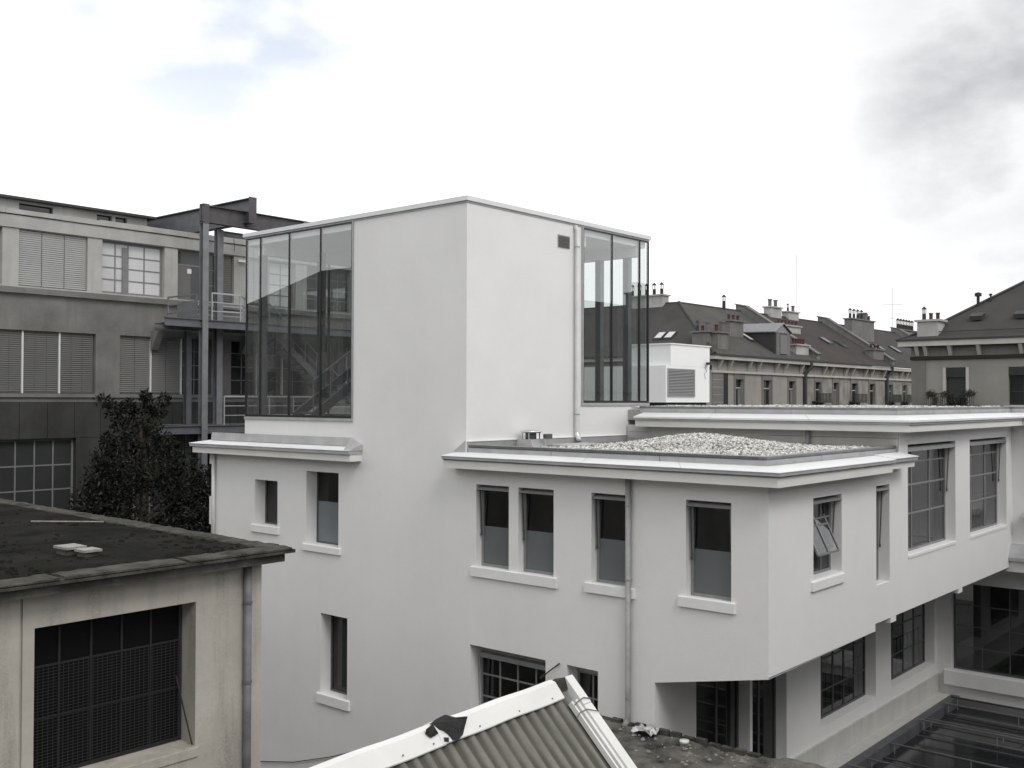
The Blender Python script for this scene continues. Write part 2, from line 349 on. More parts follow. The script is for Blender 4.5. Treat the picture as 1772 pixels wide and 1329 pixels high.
def sweep(path, prof, name, m, parent, closed=True, pieces=None, gap=.006):
    """profile [(outward, z)] along a plan polyline with mitred corners; outward is the right-hand side of travel"""
    P = [Vector((a, b)) for a, b in path]; nrm = []
    for i in range(len(P)-1): d = (P[i+1]-P[i]).normalized(); nrm.append(Vector((d.y, -d.x)))
    def ring(i):
        if i == 0: m_ = nrm[0]
        elif i == len(P)-1: m_ = nrm[-1]
        else: m_ = (nrm[i-1]+nrm[i]); m_ = m_/m_.dot(nrm[i])
        return [(P[i].x+m_.x*o, P[i].y+m_.y*o, z) for o, z in prof]
    rings = [ring(i) for i in range(len(P))]
    def emit(ra, rb):
        mb = MB(); k = len(prof)
        if closed: mb.hexa(ra, rb)
        else:
            for j in range(k-1): mb.quad(ra[j], rb[j], rb[j+1], ra[j+1])
        return mb
    if not pieces:
        mb = MB(); k = len(prof); n = 0
        for r in rings: mb.v += r
        for i in range(len(rings)-1):
            for j in range(k if closed else k-1):
                q = (j+1) % k; mb.f.append((i*k+j, (i+1)*k+j, (i+1)*k+q, i*k+q))
        if closed: mb.f.append(tuple(range(k))); mb.f.append(tuple((len(rings)-1)*k+j for j in range(k)))
        return mb.build(name, m, parent)
    for i in range(len(rings)-1):
        Ls = (P[i+1]-P[i]).length; n = max(1, round(Ls/pieces)); cuts = [0]+[ (t+random.uniform(-.12, .12))/n for t in range(1, n)]+[1]
        for a, b in zip(cuts[:-1], cuts[1:]):
            a2 = a+(gap/Ls if a > 0 else 0); b2 = b-(gap/Ls if b < 1 else 0)
            ra = [tuple(Vector(x).lerp(Vector(y), a2)) for x, y in zip(rings[i], rings[i+1])]; rb = [tuple(Vector(x).lerp(Vector(y), b2)) for x, y in zip(rings[i], rings[i+1])]
            dz = random.uniform(0, .004)
            emit([(x, y, z+dz) for x, y, z in ra], [(x, y, z+dz) for x, y, z in rb]).build(name, m, parent)

# ------------------------------------------------------------------ ground
struct(MB().quad((-400, -400, GZ), (600, -400, GZ), (600, 600, GZ), (-400, 600, GZ)).build('ground', 'asphalt', recalc=False))

# ================================================================== WHITE BUILDING
XF, YT, YC, YL, XU = 16.459, 15.34, 8.235, 10.534, 22.6
B = thing('white_building', (XF, YC, GZ), 'large white rendered building with a glazed corner tower and stepped flat roofs', 'building')
FX = Face('X', XF); FT = Face('Y', YT); FC = Face('Y', YC); FL = Face('Y', YL); FU = Face('X', XU)
GB = GZ
ZW, ZS = -1.80, -3.56
win_up = [(14.12, 15.04), (12.93, 13.86), (11.06, 11.99), (8.95, 9.87)]
holes = [(a, b, ZS, ZW, .2) for a, b in win_up]
holes += [(21.98, 22.96, -3.29, -2.10, .36), (19.57, 20.81, -3.60, -1.78, .36), (19.22, 20.22, -7.22, -5.25, .34), (13.13, 15.21, -7.4, -5.25, .42), (11.83, 12.59, -7.4, -5.25, .42)]
mb = MB()
FX.wall(mb, [(8.235, 24.96, -4.78, -1.30), (YL, 24.96, GB, -4.78), (YT, 19.07, -1.30, 4.30), (19.07, 23.42, -1.30, -.46)], holes)
mb.poly([(XF, YC, -4.78), (XF, YL, -4.78), (XF, YL, -5.24)])
# tower: right face, band under the right glazing, inner faces of the solid corner
FT.wall(mb, [(XF, 20.62, -1.3, 4.30), (20.62, 23.66, -1.3, -.085)])
mb.quad((20.62, YT, -.45), (20.62, 19.07, -.45), (20.62, 19.07, 4.3), (20.62, YT, 4.3)).quad((XF, 19.07, -.45), (20.62, 19.07, -.45), (20.62, 19.07, 4.3), (XF, 19.07, 4.3))
mb.quad((XF, 23.42, -1.3), (23.66, 23.42, -1.3), (23.66, 23.42, -.46), (XF, 23.42, -.46)).quad((23.66, YT, -1.3), (23.66, 23.42, -1.3), (23.66, 23.42, -.1), (23.66, YT, -.1))
# left end of the facade (return wall)
mb.quad((XF, 24.96, GB), (22, 24.96, GB), (22, 24.96, -1.3), (XF, 24.96, -1.3))
mb.build('wall', 'plaster', B, recalc=False)
# long side of the wing (faces the courtyard)
mb = MB()
S1 = (18.26, 19.55, -3.30, -1.80); S2 = (21.31, 22.05, -3.82, -1.76); B1 = (23.14, 26.39, -3.41, -.955); B2 = (27.52, 30.75, -3.41, -.965)
FC.wall(mb, [(XF, 21.25, -4.75, -1.3), (21.25, 31.3, -4.60, -1.3), (XU, 31.3, -1.3, -.55)], [(*S1, .3), (*S2, .28), (*B1, .3), (*B2, .3)])
mb.quad((XF, YC, -4.78), (XF, YL, -5.24), (21.25, YL, -5.1), (21.25, YC, -4.75)).quad((21.25, YC, -4.6), (21.25, YL, -4.6), (32, YL, -4.6), (32, YC, -4.6)).quad((21.25, YC, -4.75), (21.25, YL, -5.1), (21.25, YL, -4.6), (21.25, YC, -4.6))
mb.box(22.1, 22.42, YC+.004, YC+.4, -4.72, -4.6); mb.box(26.6, 26.9, YC+.004, YC+.4, -4.72, -4.6)
mb.build('wing_wall', 'plaster', B)
# lower storey set back under the wing
mb = MB()
E1 = (17.96, 20.18, -8.4, -5.35); E2 = (20.30, 21.93, -8.4, -5.35); L1 = (23.75, 27.2, -7.81, -4.9); L2 = (28.29, 31.77, -7.80, -4.9)
FL.wall(mb, [(XF, 32.0, GB, -4.61)], [(*E1, .3), (*E2, .3), (*L1, .32), (*L2, .32)])
mb.build('lower_wall', 'plaster', B)
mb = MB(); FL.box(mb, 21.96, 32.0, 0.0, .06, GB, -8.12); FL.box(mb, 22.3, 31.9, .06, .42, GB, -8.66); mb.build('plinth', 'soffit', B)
# wall across the end of the courtyard
F3 = Face('X', 32.0); F4 = Face('X', 31.3)
mb = MB(); WB = (3.2, 10.14, -7.96, -5.36)
F3.wall(mb, [(-6, YL, GB, -4.6)], [(*WB, .3)]); mb.build('end_wall', 'plaster', B)
mb = MB(); F4.wall(mb, [(-6, YC, -4.0, -.55)]); mb.build('end_wall_upper', 'plaster', B)
sweep([(31.3, 8.33), (31.3, -6)], [(0, -4.72), (.32, -4.72), (.32, -4.42), (0, -4.42)], 'ledge_fascia', 'fascia', B)
sweep([(31.3, 8.36), (31.3, -6)], [(0, -3.98), (.2, -4.0), (.42, -4.32), (.42, -4.41), (0, -4.41)], 'ledge_cover', 'zinc', B)
mb = MB(); mb.box(30.98, 31.29, 7.3, 7.9, -3.2, -3.05); mb.build('wall_bracket', 'fascia', B)

# cornices -----------------------------------------------------------------
def cornice(path, dz, guard=True, up_path=None, first=True):
    z = lambda v: v+dz
    sweep(path, [(-.02, z(-1.455)), (.36, z(-1.455)), (.36, z(-1.285)), (-.02, z(-1.285))], 'fascia', 'fascia', B)
    sweep(path, [(-.02, z(-1.283)), (.385, z(-1.283)), (.385, z(-1.262)), (-.02, z(-1.262))], 'drip_strip', 'dark_zinc', B)
    sweep(path, [(-.02, z(-1.26)), (.42, z(-1.26)), (.42, z(-1.205)), (-.02, z(-1.205))], 'gutter_edge', 'zinc', B)
    sweep(path, [(-.02, z(-1.203)), (.432, z(-1.203)), (.432, z(-1.192)), (-.02, z(-1.125))], 'metal_sheet', 'sheet_metal', B, pieces=1.75)
cornice([(XF, 15.68), (XF, YC), (21.27, YC)], 0)
# short stepped end of the cornice
p2 = [(21.27, YC), (22.62, YC)]
sweep(p2, [(-.02, -1.40), (.33, -1.40), (.33, -1.255), (-.02, -1.255)], 'fascia', 'fascia', B)
sweep(p2, [(-.02, -1.253), (.40, -1.253), (.40, -1.185), (-.02, -1.185)], 'gutter_edge', 'zinc', B)
sweep(p2, [(-.02, -1.183), (.425, -1.183), (.425, -1.17), (-.02, -1.10)], 'metal_sheet', 'sheet_metal', B)
upath = [(XF+.03, YT-.02), (XF+.03, YC+.05), (22.55, YC+.05)]
sweep(upath, [(-.03, -1.14), (.01, -1.14), (.01, -1.03), (-.03, -1.03)], 'upstand', 'zinc', B, pieces=2.1)
sweep(upath, [(-.08, -1.03), (-.02, -1.03), (.02, -.965), (-.08, -.955)], 'upstand_cap', 'dark_zinc', B)
# perforated gravel stop: many small fins along the edge
mb = MB()
for i in range(206):
    y = 15.2-i*.033
    mb.box(XF-.0, XF+.004, y-.008, y+.008, -1.015, -.965)
g = mb.build('gravel_stop', 'alu_dark', B); g['kind'] = 'stuff'
# mitred dies of the cornices against the tower
mb = MB(); mb.hexa([(XF, 15.68, -1.19), (XF-.40, 15.68, -1.20), (XF-.0, 15.36, -1.19)], [(XF, 15.70, -1.13), (XF-.05, 15.68, -1.12), (XF-.0, 15.36, -.87)]); mb.build('end_flashing', 'zinc', B)
# left-hand cornice
pl = [(XF+2, 25.0), (XF, 25.0), (XF, 18.74)]
sweep([(19, 24.98), (XF, 24.98), (XF, 18.74)], [(-.02, -1.455), (.36, -1.455), (.36, -1.285), (-.02, -1.285)], 'fascia', 'fascia', B)
sweep([(19, 24.98), (XF, 24.98), (XF, 18.72)], [(-.02, -1.283), (.42, -1.283), (.42, -1.21), (-.02, -1.21)], 'gutter_edge', 'zinc', B)
sweep([(19, 24.98), (XF, 24.98), (XF, 18.72)], [(-.02, -1.208), (.432, -1.208), (.432, -1.196), (-.02, -1.11)], 'metal_sheet', 'sheet_metal', B, pieces=1.9)
mb = MB(); mb.hexa([(XF-.003, 24.9, -1.11), (XF-.06, 24.9, -1.11), (XF-.06, 19.05, -1.11), (XF-.003, 18.70, -1.11)], [(XF-.003, 24.9, -.905), (XF-.03, 24.9, -.905), (XF-.03, 19.1, -.905), (XF-.003, 19.05, -.905)]); mb.build('upstand', 'zinc', B)
mb = MB(); mb.hexa([(XF-.002, 18.70, -1.20), (XF-.43, 18.72, -1.205), (XF-.43, 18.9, -1.205), (XF-.002, 19.1, -1.2)], [(XF-.002, 18.70, -1.06), (XF-.06, 18.72, -1.07), (XF-.09, 19.05, -.93), (XF-.002, 19.1, -.9)]); mb.build('end_flashing', 'zinc', B)
mb = MB(); mb.box(XF, XF+.6, 23.44, 24.97, -1.1, -.96); mb.build('side_parapet', 'zinc', B)
# upper roof cornice
cu = [(XU, 14.83), (XU, YC), (31.3, YC), (31.3, -6)]
z0 = .80
sweep(cu, [(-.02, -1.455+z0), (.36, -1.455+z0), (.36, -1.30+z0), (-.02, -1.30+z0)], 'fascia', 'fascia', B)
sweep(cu, [(-.02, -1.298+z0), (.40, -1.298+z0), (.40, -1.25+z0), (-.02, -1.25+z0)], 'gutter_edge', 'zinc', B)
sweep(cu, [(-.02, -1.248+z0), (.432, -1.248+z0), (.432, -1.205+z0), (-.02, -1.105+z0)], 'metal_sheet', 'sheet_metal', B, pieces=1.9)
uu = [(XU+.05, 14.95), (XU+.05, YC+.06), (31.36, YC+.06), (31.36, -6)]
sweep(uu, [(-.03, -.31), (.01, -.31), (.01, -.20), (-.03, -.20)], 'upstand', 'zinc', B, pieces=2.3)
sweep(uu, [(-.08, -.20), (.0, -.20), (.03, -.145), (-.08, -.135)], 'upstand_cap', 'dark_zinc', B)
# wall strip under the upper cornice, horizontal boards
for i in range(3):
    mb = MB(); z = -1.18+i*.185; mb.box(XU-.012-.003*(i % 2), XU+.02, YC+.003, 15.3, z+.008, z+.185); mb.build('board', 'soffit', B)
mb = MB(); mb.tube([(XU-.07, 10.29, -.66), (XU-.07, 10.29, -.93), (XU-.12, 10.31, -.99), (XU-.2, 10.33, -.99)], .055); mb.build('outlet_pipe', 'pipe_metal', B, True)
# roofs (inside edges only)
mb = MB(); mb.box(XF+.05, XU-.005, YC+.06, YT-.005, -1.3, -1.06); mb.build('lower_roof_deck', 'membrane', B)
mb = MB(); mb.box(XU+.06, 23.72, YC+.08, YT-.01, -.5, -.235); mb.box(23.72, 46, YC+.08, 30, -.5, -.235); mb.box(31.37, 46, -6, YC+.08, -.5, -.235); mb.build('upper_roof_deck', 'gravel_bed', B)
mb = MB(); mb.box(XF+.02, 21.9, 23.43, 24.94, -1.25, -1.13); mb.build('side_roof_deck', 'membrane', B)
# back and ends so that rooms are closed
mb = MB(); mb.quad((XF, YC, GB), (XF, YL, GB), (XF, YL, GB+.1), (XF, YC, GB+.1))
mb.quad((XU, YT, -1.3), (22, 24.96, -1.3), (22, 24.96, GB), (XU, YT, GB)); mb.build('back_wall', 'interior_dark', B, recalc=False)
# interior: partitions a few metres behind the fronts, floors
mb = MB()
mb.quad((XF+3.4, YL+.2, GB), (XF+3.4, 24.9, GB), (XF+3.4, 24.9, -1.3), (XF+3.4, YL+.2, -1.3))
mb.quad((XF+3.4, YC+3.2, -4.7), (XU+.1, YC+3.2, -4.7), (XU+.1, YC+3.2, -1.3), (XF+3.4, YC+3.2, -1.3)); mb.quad((XU+.1, YC+3.2, -4.7), (31.2, YC+3.2, -4.7), (31.2, YC+3.2, -.5), (XU+.1, YC+3.2, -.5))
mb.quad((XF+.9, YL+3.4, GB), (32, YL+3.4, GB), (32, YL+3.4, -4.6), (XF+.9, YL+3.4, -4.6))
mb.quad((35.5, -6, GB), (35.5, YL, GB), (35.5, YL, -4.6), (35.5, -6, -4.6)); mb.quad((32, 3, GB), (35.5, 3, GB), (35.5, 3, -4.6), (32, 3, -4.6))
for z in (-4.55, -8.3): mb.quad((XF+.05, YL+.05, z), (XF+3.4, YL+.05, z), (XF+3.4, 24.9, z), (XF+.05, 24.9, z))
mb.quad((XF+.05, YC+.05, -4.5), (31.2, YC+.05, -4.5), (31.2, YC+3.2, -4.5), (XF+.05, YC+3.2, -4.5)); mb.quad((XF+.05, YL+.05, -8.5), (32, YL+.05, -8.5), (32, YL+3.4, -8.5), (XF+.05, YL+3.4, -8.5))
mb.quad((31.25, YC+.01, -4.6), (31.25, YC+3.2, -4.6), (31.25, YC+3.2, -.5), (31.25, YC+.01, -.5)); mb.quad((20.3, YC+.1, -4.6), (20.3, YC+3.2, -4.6), (20.3, YC+3.2, -1.3), (20.3, YC+.1, -1.3))
mb.build('interior', 'interior', B, recalc=False)

# facade windows ------------------------------------------------------------
for i, (a, b) in enumerate(win_up):
    w = window(B, FX, a+.004, b-.004, ZS+.004, ZW-.004, .17, frame='alu', fwid=.055, frost=ZS+.86)
    blind_box(w, FX, a, b, ZW, .17)
    if i == 0: sill(w, FX, 12.83, 15.16, -3.765, -3.57)
    elif i > 1: sill(w, FX, a-.09, b+.14, -3.74, -3.565)
w = window(B, FX, 21.984, 22.956, -3.286, -2.104, .33, frame='alu_dark', fwid=.04); sill(w, FX, 21.90, 23.07, -3.47, -3.29)
w = window(B, FX, 19.574, 20.806, -3.596, -1.784, .33, frame='alu_dark', fwid=.04, frost=-2.55, frost_mat='frosted_pale'); sill(w, FX, 19.47, 20.91, -3.755, -3.605)
w = window(B, FX, 19.224, 20.216, -7.216, -5.254, .32, frame='alu_dark', fwid=.05, glass='glass_dark'); sill(w, FX, 19.11, 20.32, -7.44, -7.22)
mb = MB(); FX.box(mb, 19.70, 20.14, -.5, -.48, -7.1, -5.3); mb.build('inner_panel', 'alu', w)
for (a, b, nx) in ((13.13, 15.21, 4), (11.83, 12.59, 2)):
    w = window(B, FX, a+.004, b-.004, -7.396, -5.42, .36, nx=nx, nz=4, frame='alu', glass='glass_dark', bar=.035, fwid=.04)
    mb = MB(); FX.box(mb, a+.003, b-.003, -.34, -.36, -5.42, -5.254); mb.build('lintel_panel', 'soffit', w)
    if nx == 4:
        mb = MB(); FX.box(mb, a+.01, b-.08, -.335, -.20, -5.53, -5.43); mb.build('blind_cassette', 'alu', w)
        mb = MB(); mb.bar(FX.p(b-.10, -.2, -5.5), FX.p(b-.13, -.30, -6.9), .03); mb.build('blind_arm', 'alu', w)
# wing windows -------------------------------------------------------------
a = S1
w = window(B, FC, a[0]+.004, a[1]-.004, a[2]+.004, a[3]-.004, .22, zs=[0, .32, .72, 1], nx=3, frame='alu', bar=.03, glass='glass_dark')
blind_box(w, FC, a[0], a[1], a[3], .22, arm=.9)
sill(w, FC, 18.14, 19.61, -3.505, -3.345)
# tilted pivot sash
mb = MB(); zt, zb = -2.0, -2.86; dt, db = -.36, .06; ua, ub = 18.34, 19.28
for u in (ua, (ua+ub)/2, ub): mb.bar(FC.p(u, dt, zt), FC.p(u, db, zb), .035, .035, (1, 0, 0))
for t in (0, .42, 1): mb.bar(FC.p(ua, dt+(db-dt)*t, zt+(zb-zt)*t), FC.p(ub, dt+(db-dt)*t, zt+(zb-zt)*t), .04, .035)
sa = mb.build('open_sash', 'alu', w)
for u0_, u1_ in ((ua, (ua+ub)/2), ((ua+ub)/2, ub)):
    for t0, t1 in ((0, .42), (.42, 1)):
        f_ = lambda u, t: FC.p(u, dt+(db-dt)*t, zt+(zb-zt)*t)
        MB().quad(f_(u0_, t1), f_(u1_, t1), f_(u1_, t0), f_(u0_, t0)).build('sash_pane', 'glass_dark', w, recalc=False)
w = window(B, FC, S2[0]+.004, S2[1]-.004, S2[2]+.004, S2[3]-.004, .24, frame='alu', glass='glass_dark', xs=[0, .55, 1], bar=.05); blind_box(w, FC, S2[0], S2[1], S2[3], .24, arm=1.2)
sill(w, FC, S2[0]+.003, S2[1]-.003, -3.83, -3.822, out=.002)
for k, a in enumerate((B1, B2)):
    w = window(B, FC, a[0]+.004, a[1]-.004, a[2]+.004, a[3]-.004, .24, xs=[0, .28, .66, 1], zs=[0, .34, .62, .84, 1][:5] if k == 0 else [0, .32, .6, .84, 1], frame='alu', bar=.04, glass='glass_dark')
    blind_box(w, FC, a[0], a[1], a[3], .24, arm=1.05, h=.12)
    sill(w, FC, a[0]+.003, a[1]-.003, a[2]-.06, a[2]+.001, out=.02)
    for i in range(11):
        u = a[0]+.16+i*(a[1]-a[0]-.3)/10
        mb = MB(); FC.box(mb, u-.012, u+.012, -.42, -.396, a[2]+.03, a[2]+.86); mb.build('baluster', 'alu_dark', w)
    mb = MB(); FC.box(mb, a[0]+.05, a[1]-.05, -.43, -.39, a[2]+.86, a[2]+.90); mb.build('rail', 'alu_dark', w)
    n = 7 if k == 0 else 4
    for i in range(n):
        u = a[0]+.12+i*(a[1]-a[0])*(.62 if k == 0 else .55)/n; wd = (.10, .18, .07, .13)[i % 4]
        mb = MB(); FC.box(mb, u, u+wd, -.78-.05*(i % 2), -.76-.05*(i % 2), a[2]+.05 if k == 0 else a[2]+1.0, a[3]-.1); mb.build('curtain_strip', 'curtain', w)
for a, n in ((L1, 5), (L2, 4)):
    w = window(B, FL, a[0]+.004, a[1]-.004, a[2]+.004, a[3]-.004, .28, nx=n, zs=[0, .22, .5, .78, 1], frame='alu_dark', bar=.035, glass='glass_dark')
    for i in range(12):
        u = a[0]+.1+i*(a[1]-a[0]-.2)/11; mb = MB(); FL.box(mb, u-.01, u+.01, -.45, -.43, a[2]+.02, a[2]+1.0); mb.build('baluster', 'black_frame', w)
    mb = MB(); FL.box(mb, a[0]+.02, a[1]-.02, -.46, -.42, a[2]+1.0, a[2]+1.04); mb.build('rail', 'black_frame', w)
for a, xs in ((E1, [0, .58, 1]), (E2, [0, .5, 1])):
    w = window(B, FL, a[0]+.004, a[1]-.004, a[2]+.004, a[3]-.004, .26, xs=xs, zs=[0, 1], frame='alu_dark', bar=.08, fwid=.06, glass='glass_dark')
    for i in range(7):
        z = a[2]+.5+i*.35; mb = MB(); FL.box(mb, a[1]-.9, a[1]-.1, -1.4, -1.36, z, z+.04); mb.build('shelf', 'alu', w)
w = window(B, F3, WB[0]+.004, WB[1]-.004, WB[2]+.004, WB[3]-.004, .26, nx=9, nz=4, frame='alu_dark', bar=.03, glass='glass_dark'); sill(w, F3, 3.0, 10.30, -8.38, -7.97, out=.12)
# downpipes -----------------------------------------------------------------
mb = MB(); mb.tube([(XF-.08, 11.075, -1.46), (XF-.08, 11.075, -5.98), (XF-.11, 11.08, -6.06), (XF-.19, 11.10, -6.13)], .056, 14)
dp = mb.build('downpipe', 'pipe_metal', B, True)
for z in (-2.0, -3.4, -5.62): mb = MB(); mb.lathe((XF-.08, 11.075, z), [(.062, 0), (.062, .03)], 14); mb.build('pipe_clamp', 'galv', dp)
mb = MB(); mb.tube([(20.33, YT-.02, 4.27), (20.33, YT-.09, 4.18), (20.33, YT-.09, -.80), (20.33, YT-.11, -.87), (20.28, YT-.17, -.93), (20.25, YT-.22, -.97)], .062, 14)
dp = mb.build('downpipe', 'pipe_pale', B, True)
mb = MB(); mb.tube([(20.33, YT-.09, -.78), (20.33, YT-.09, -.82), (20.33, YT-.12, -.89), (20.27, YT-.19, -.97)], .066, 14); mb.build('pipe_shoe', 'chrome', dp, True)
for z in (3.75, -.35): mb = MB(); mb.lathe((20.33, YT-.09, z), [(.07, 0), (.07, .03)], 14); mb.build('pipe_clamp', 'galv', dp)
mb = MB(); mb.tube([(XF-.07, 24.75, -1.46), (XF-.07, 24.75, -4.6)], .05, 12); mb.build('downpipe', 'pipe_pale', B, True)
for z0_, z1_ in ((-1.78, -1.46), (-3.45, -2.68)): mb = MB(); mb.box(XF+.03, XF+.4, 24.963, 25.10, z0_, z1_); mb.build('end_block', 'plaster', B)
# tower vent grille, flashing, roof cap ---------------------------------------
mb = MB(); FT.box(mb, 19.66, 20.12, .0, .02, 3.70, 4.0); vg = mb.build('vent_grille', 'alu', B)
for i in range(9): z = 3.715+i*.03; mb = MB(); FT.box(mb, 19.685, 20.095, .021, .035, z, z+.014); mb.build('slat', 'alu_dark', vg)
mb = MB(); FT.box(mb, XF+.01, 22.58, .0, .045, -1.06, -.90); mb.build('base_flashing', 'zinc', B)
mb = MB(); FT.box(mb, XF+.01, 22.58, .0, .06, -.90, -.885); mb.build('flashing_lip', 'sheet_metal', B)
mb = MB(); mb.box(XF-.05, 23.71, YT-.05, 23.50, 4.345, 4.445); mb.build('tower_roof_cap', 'cap', B)
mb = MB(); mb.box(XF-.015, 23.68, YT-.015, 23.46, 4.30, 4.345); mb.build('cap_shadow_strip', 'zinc', B)
# tower glazing ------------------------------------------------------------
def glazing(F, us, z0, z1, wid=.04, sub=True):
    for u in us:
        mb = MB(); F.box(mb, u-wid/2, u+wid/2, -.05, .012, z0, z1); mb.build('mullion', 'black_frame', B)
    mb = MB(); F.box(mb, us[0], us[-1], -.05, .02, z0-.055, z0); mb.build('bottom_rail', 'black_frame', B)
    mb = MB(); F.box(mb, us[0], us[-1], -.05, .012, z1-.02, z1+.018); mb.build('top_rail', 'black_frame', B)
    for a, b in zip(us[:-1], us[1:]):
        F.quad(mb := MB(), a+wid/2, b-wid/2, 0, z0, z1); mb.build('glass_panel', 'glass_tower', B, recalc=False)
glazing(FX, [19.11, 20.30, 21.55, 22.77, 23.39], -.39, 4.28)
mb = MB(); FX.box(mb, 19.05, 23.42, .0, .03, -.52, -.447); mb.build('glazing_sill', 'zinc', B)
mb = MB(); FX.box(mb, 19.045, 19.085, .0, .035, -.45, 4.3); mb.build('glazing_edge', 'galv', B)
glazing(FT, [20.70, 21.94, 23.22, 23.64], .0, 4.28)
mb = MB(); FT.box(mb, 20.60, 23.66, .0, .03, -.13, -.057); mb.build('glazing_sill', 'zinc', B)
mb = MB(); FT.box(mb, 20.615, 20.665, .0, .04, -.06, 4.3); mb.build('glazing_edge', 'galv', B)
FB1 = Face('Y', 23.42); FB2 = Face('X', 23.64)
for F, us in ((FB1, [16.5, 17.9, 19.3, 20.7, 22.1, 23.6]), (FB2, [15.4, 16.85, 18.3, 19.75, 21.2, 23.38])):
    for u in us[1:-1]:
        mb = MB(); F.box(mb, u-.02, u+.02, -.04, .03, -.4, 4.28); mb.build('mullion', 'black_frame', B)
    for a_, b_ in zip(us[:-1], us[1:]):
        F.quad(mb := MB(), a_+.02, b_-.02, 0, -.4 if F is FB1 else -.08, 4.28); mb.build('glass_panel', 'glass_tower', B, recalc=False)
# tower interior: floor, ceiling with beams, steel columns
mb = MB(); mb.box(XF+.06, 23.6, 15.42, 23.38, -.60, -.46); mb.build('tower_floor', 'interior', B)
mb = MB(); mb.box(XF+.06, 23.6, 15.42, 23.38, 4.12, 4.29); mb.build('tower_ceiling', 'interior_white', B)
mb = MB(); mb.box(20.7, 20.95, 15.45, 23.3, 3.86, 4.12); mb.box(23.2, 23.42, 15.45, 23.3, 3.86, 4.12); mb.box(XF+.2, 23.2, 22.9, 23.15, 3.86, 4.12); mb.build('ceiling_beam', 'interior_white', B)
for x, y in ((16.80, 23.12), (18.62, 22.92), (20.83, 22.92), (23.31, 22.92), (23.31, 19.6), (23.31, 16.72), (23.31, 15.80), (17.95, 19.35)):
    mb = MB(); mb.box(x-.015, x+.015, y-.08, y+.08, -.46, 4.12); mb.box(x-.08, x+.08, y-.09, y-.075, -.46, 4.12); mb.box(x-.08, x+.08, y+.075, y+.09, -.46, 4.12); mb.build('steel_column', 'steel_pale', B)
# stair flight inside the left glazing
st = MB()
for s_ in (0, .75):
    st.bar((17.0, 22.0-s_, -.45), (20.4, 22.0-s_, 1.75), .05, .24)
st.build('stair_stringer', 'steel', B)
for i in range(12):
    x = 17.15+i*.28; z = -.36+i*.181; mb = MB(); mb.box(x, x+.26, 21.27, 21.98, z, z+.035); mb.build('stair_tread', 'steel', B)
mb = MB(); mb.bar((17.0, 21.22, .5), (20.4, 21.22, 2.7), .04)
for i in range(7): t = i/6; mb.bar((17.0+3.4*t, 21.22, -.45+2.2*t), (17.0+3.4*t, 21.22, .5+2.2*t), .025)
mb.build('stair_handrail', 'steel_pale', B)
mb = MB()
for i in range(8): mb.bar((17.6+i*.02, 19.4+i*.11, -.46), (17.6+i*.02, 19.4+i*.11, .42-i*.09), .028)
mb.bar((17.6, 19.38, .44), (17.75, 20.2, -.2), .035); mb.build('railing', 'black_frame', B)

# ================================================================== gravel (stuff) on the two flat roofs
def pebbles(name, X0, X1, Y0, Y1, sp, hfun, rmin, rmax, keep=None, seed=1):
    r = np.random.default_rng(seed)
    nx, ny = int((X1-X0)/sp), int((Y1-Y0)/sp)
    gx, gy = np.meshgrid(np.arange(nx), np.arange(ny)); x = X0+(gx.ravel()+r.uniform(0, 1, nx*ny))*sp; y = Y0+(gy.ravel()+r.uniform(0, 1, nx*ny))*sp
    if keep is not None: k = keep(x, y, r); x, y = x[k], y[k]
    n = len(x); z = hfun(x, y)+r.uniform(-.4, .8, n)*rmin
    base = np.array([(1, 0, 0), (0, 1, 0), (-1, 0, 0), (0, -1, 0), (0, 0, 1), (0, 0, -1)], float)
    rad = r.uniform(rmin, rmax, n)
    V = base[None]*(rad[:, None, None]*np.array([1.25, 1, .75])[None, None]*r.uniform(.7, 1.3, (n, 6, 1)))
    a = r.uniform(0, 6.28, n); c, s_ = np.cos(a), np.sin(a); b = r.uniform(-.7, .7, n); cb, sb = np.cos(b), np.sin(b)
    X = V[..., 0]*cb[:, None]+V[..., 2]*sb[:, None]; Zl = -V[..., 0]*sb[:, None]+V[..., 2]*cb[:, None]; Yl = V[..., 1]
    V2 = np.stack([X*c[:, None]-Yl*s_[:, None]+x[:, None], X*s_[:, None]+Yl*c[:, None]+y[:, None], Zl+z[:, None]], -1)
    F = np.array([(0, 1, 4), (1, 2, 4), (2, 3, 4), (3, 0, 4), (1, 0, 5), (2, 1, 5), (3, 2, 5), (0, 3, 5)])
    Fa = (F[None]+(np.arange(n)*6)[:, None, None]).reshape(-1)
    me = bpy.data.meshes.new(name); me.vertices.add(n*6); me.vertices.foreach_set('co', V2.reshape(-1).astype(np.float32))
    me.loops.add(len(Fa)); me.loops.foreach_set('vertex_index', Fa.astype(np.int32)); me.polygons.add(n*8)
    me.polygons.foreach_set('loop_start', (np.arange(n*8)*3).astype(np.int32)); me.polygons.foreach_set('loop_total', np.full(n*8, 3, np.int32)); me.update(); me.validate()
    me.materials.append(M['pebble']); o = bpy.data.objects.new(name, me); COL.objects.link(o); return o
def hl(x, y):
    return -1.03+.225*np.exp(-(((x-20.2)/1.6)**2+((y-11.75)/1.0)**2))+.165*np.exp(-(((x-19.6)/1.5)**2+((y-10.3)/.9)**2))+.07*np.exp(-(((x-18.5)/2.2)**2+((y-12.3)/1.2)**2))+.02*np.sin(x*3.1+y*2.3)
def keepl(x, y, r):
    d = (YT-y)-1.55-.35*np.sin(x*1.1)-.18*(x-16.5)*0
    return (r.uniform(0, 1, len(x)) < np.clip(d*2.2+.2, 0, 1)) & (x > XF+.14) & (x < XU-.05) & (y > YC+.16)
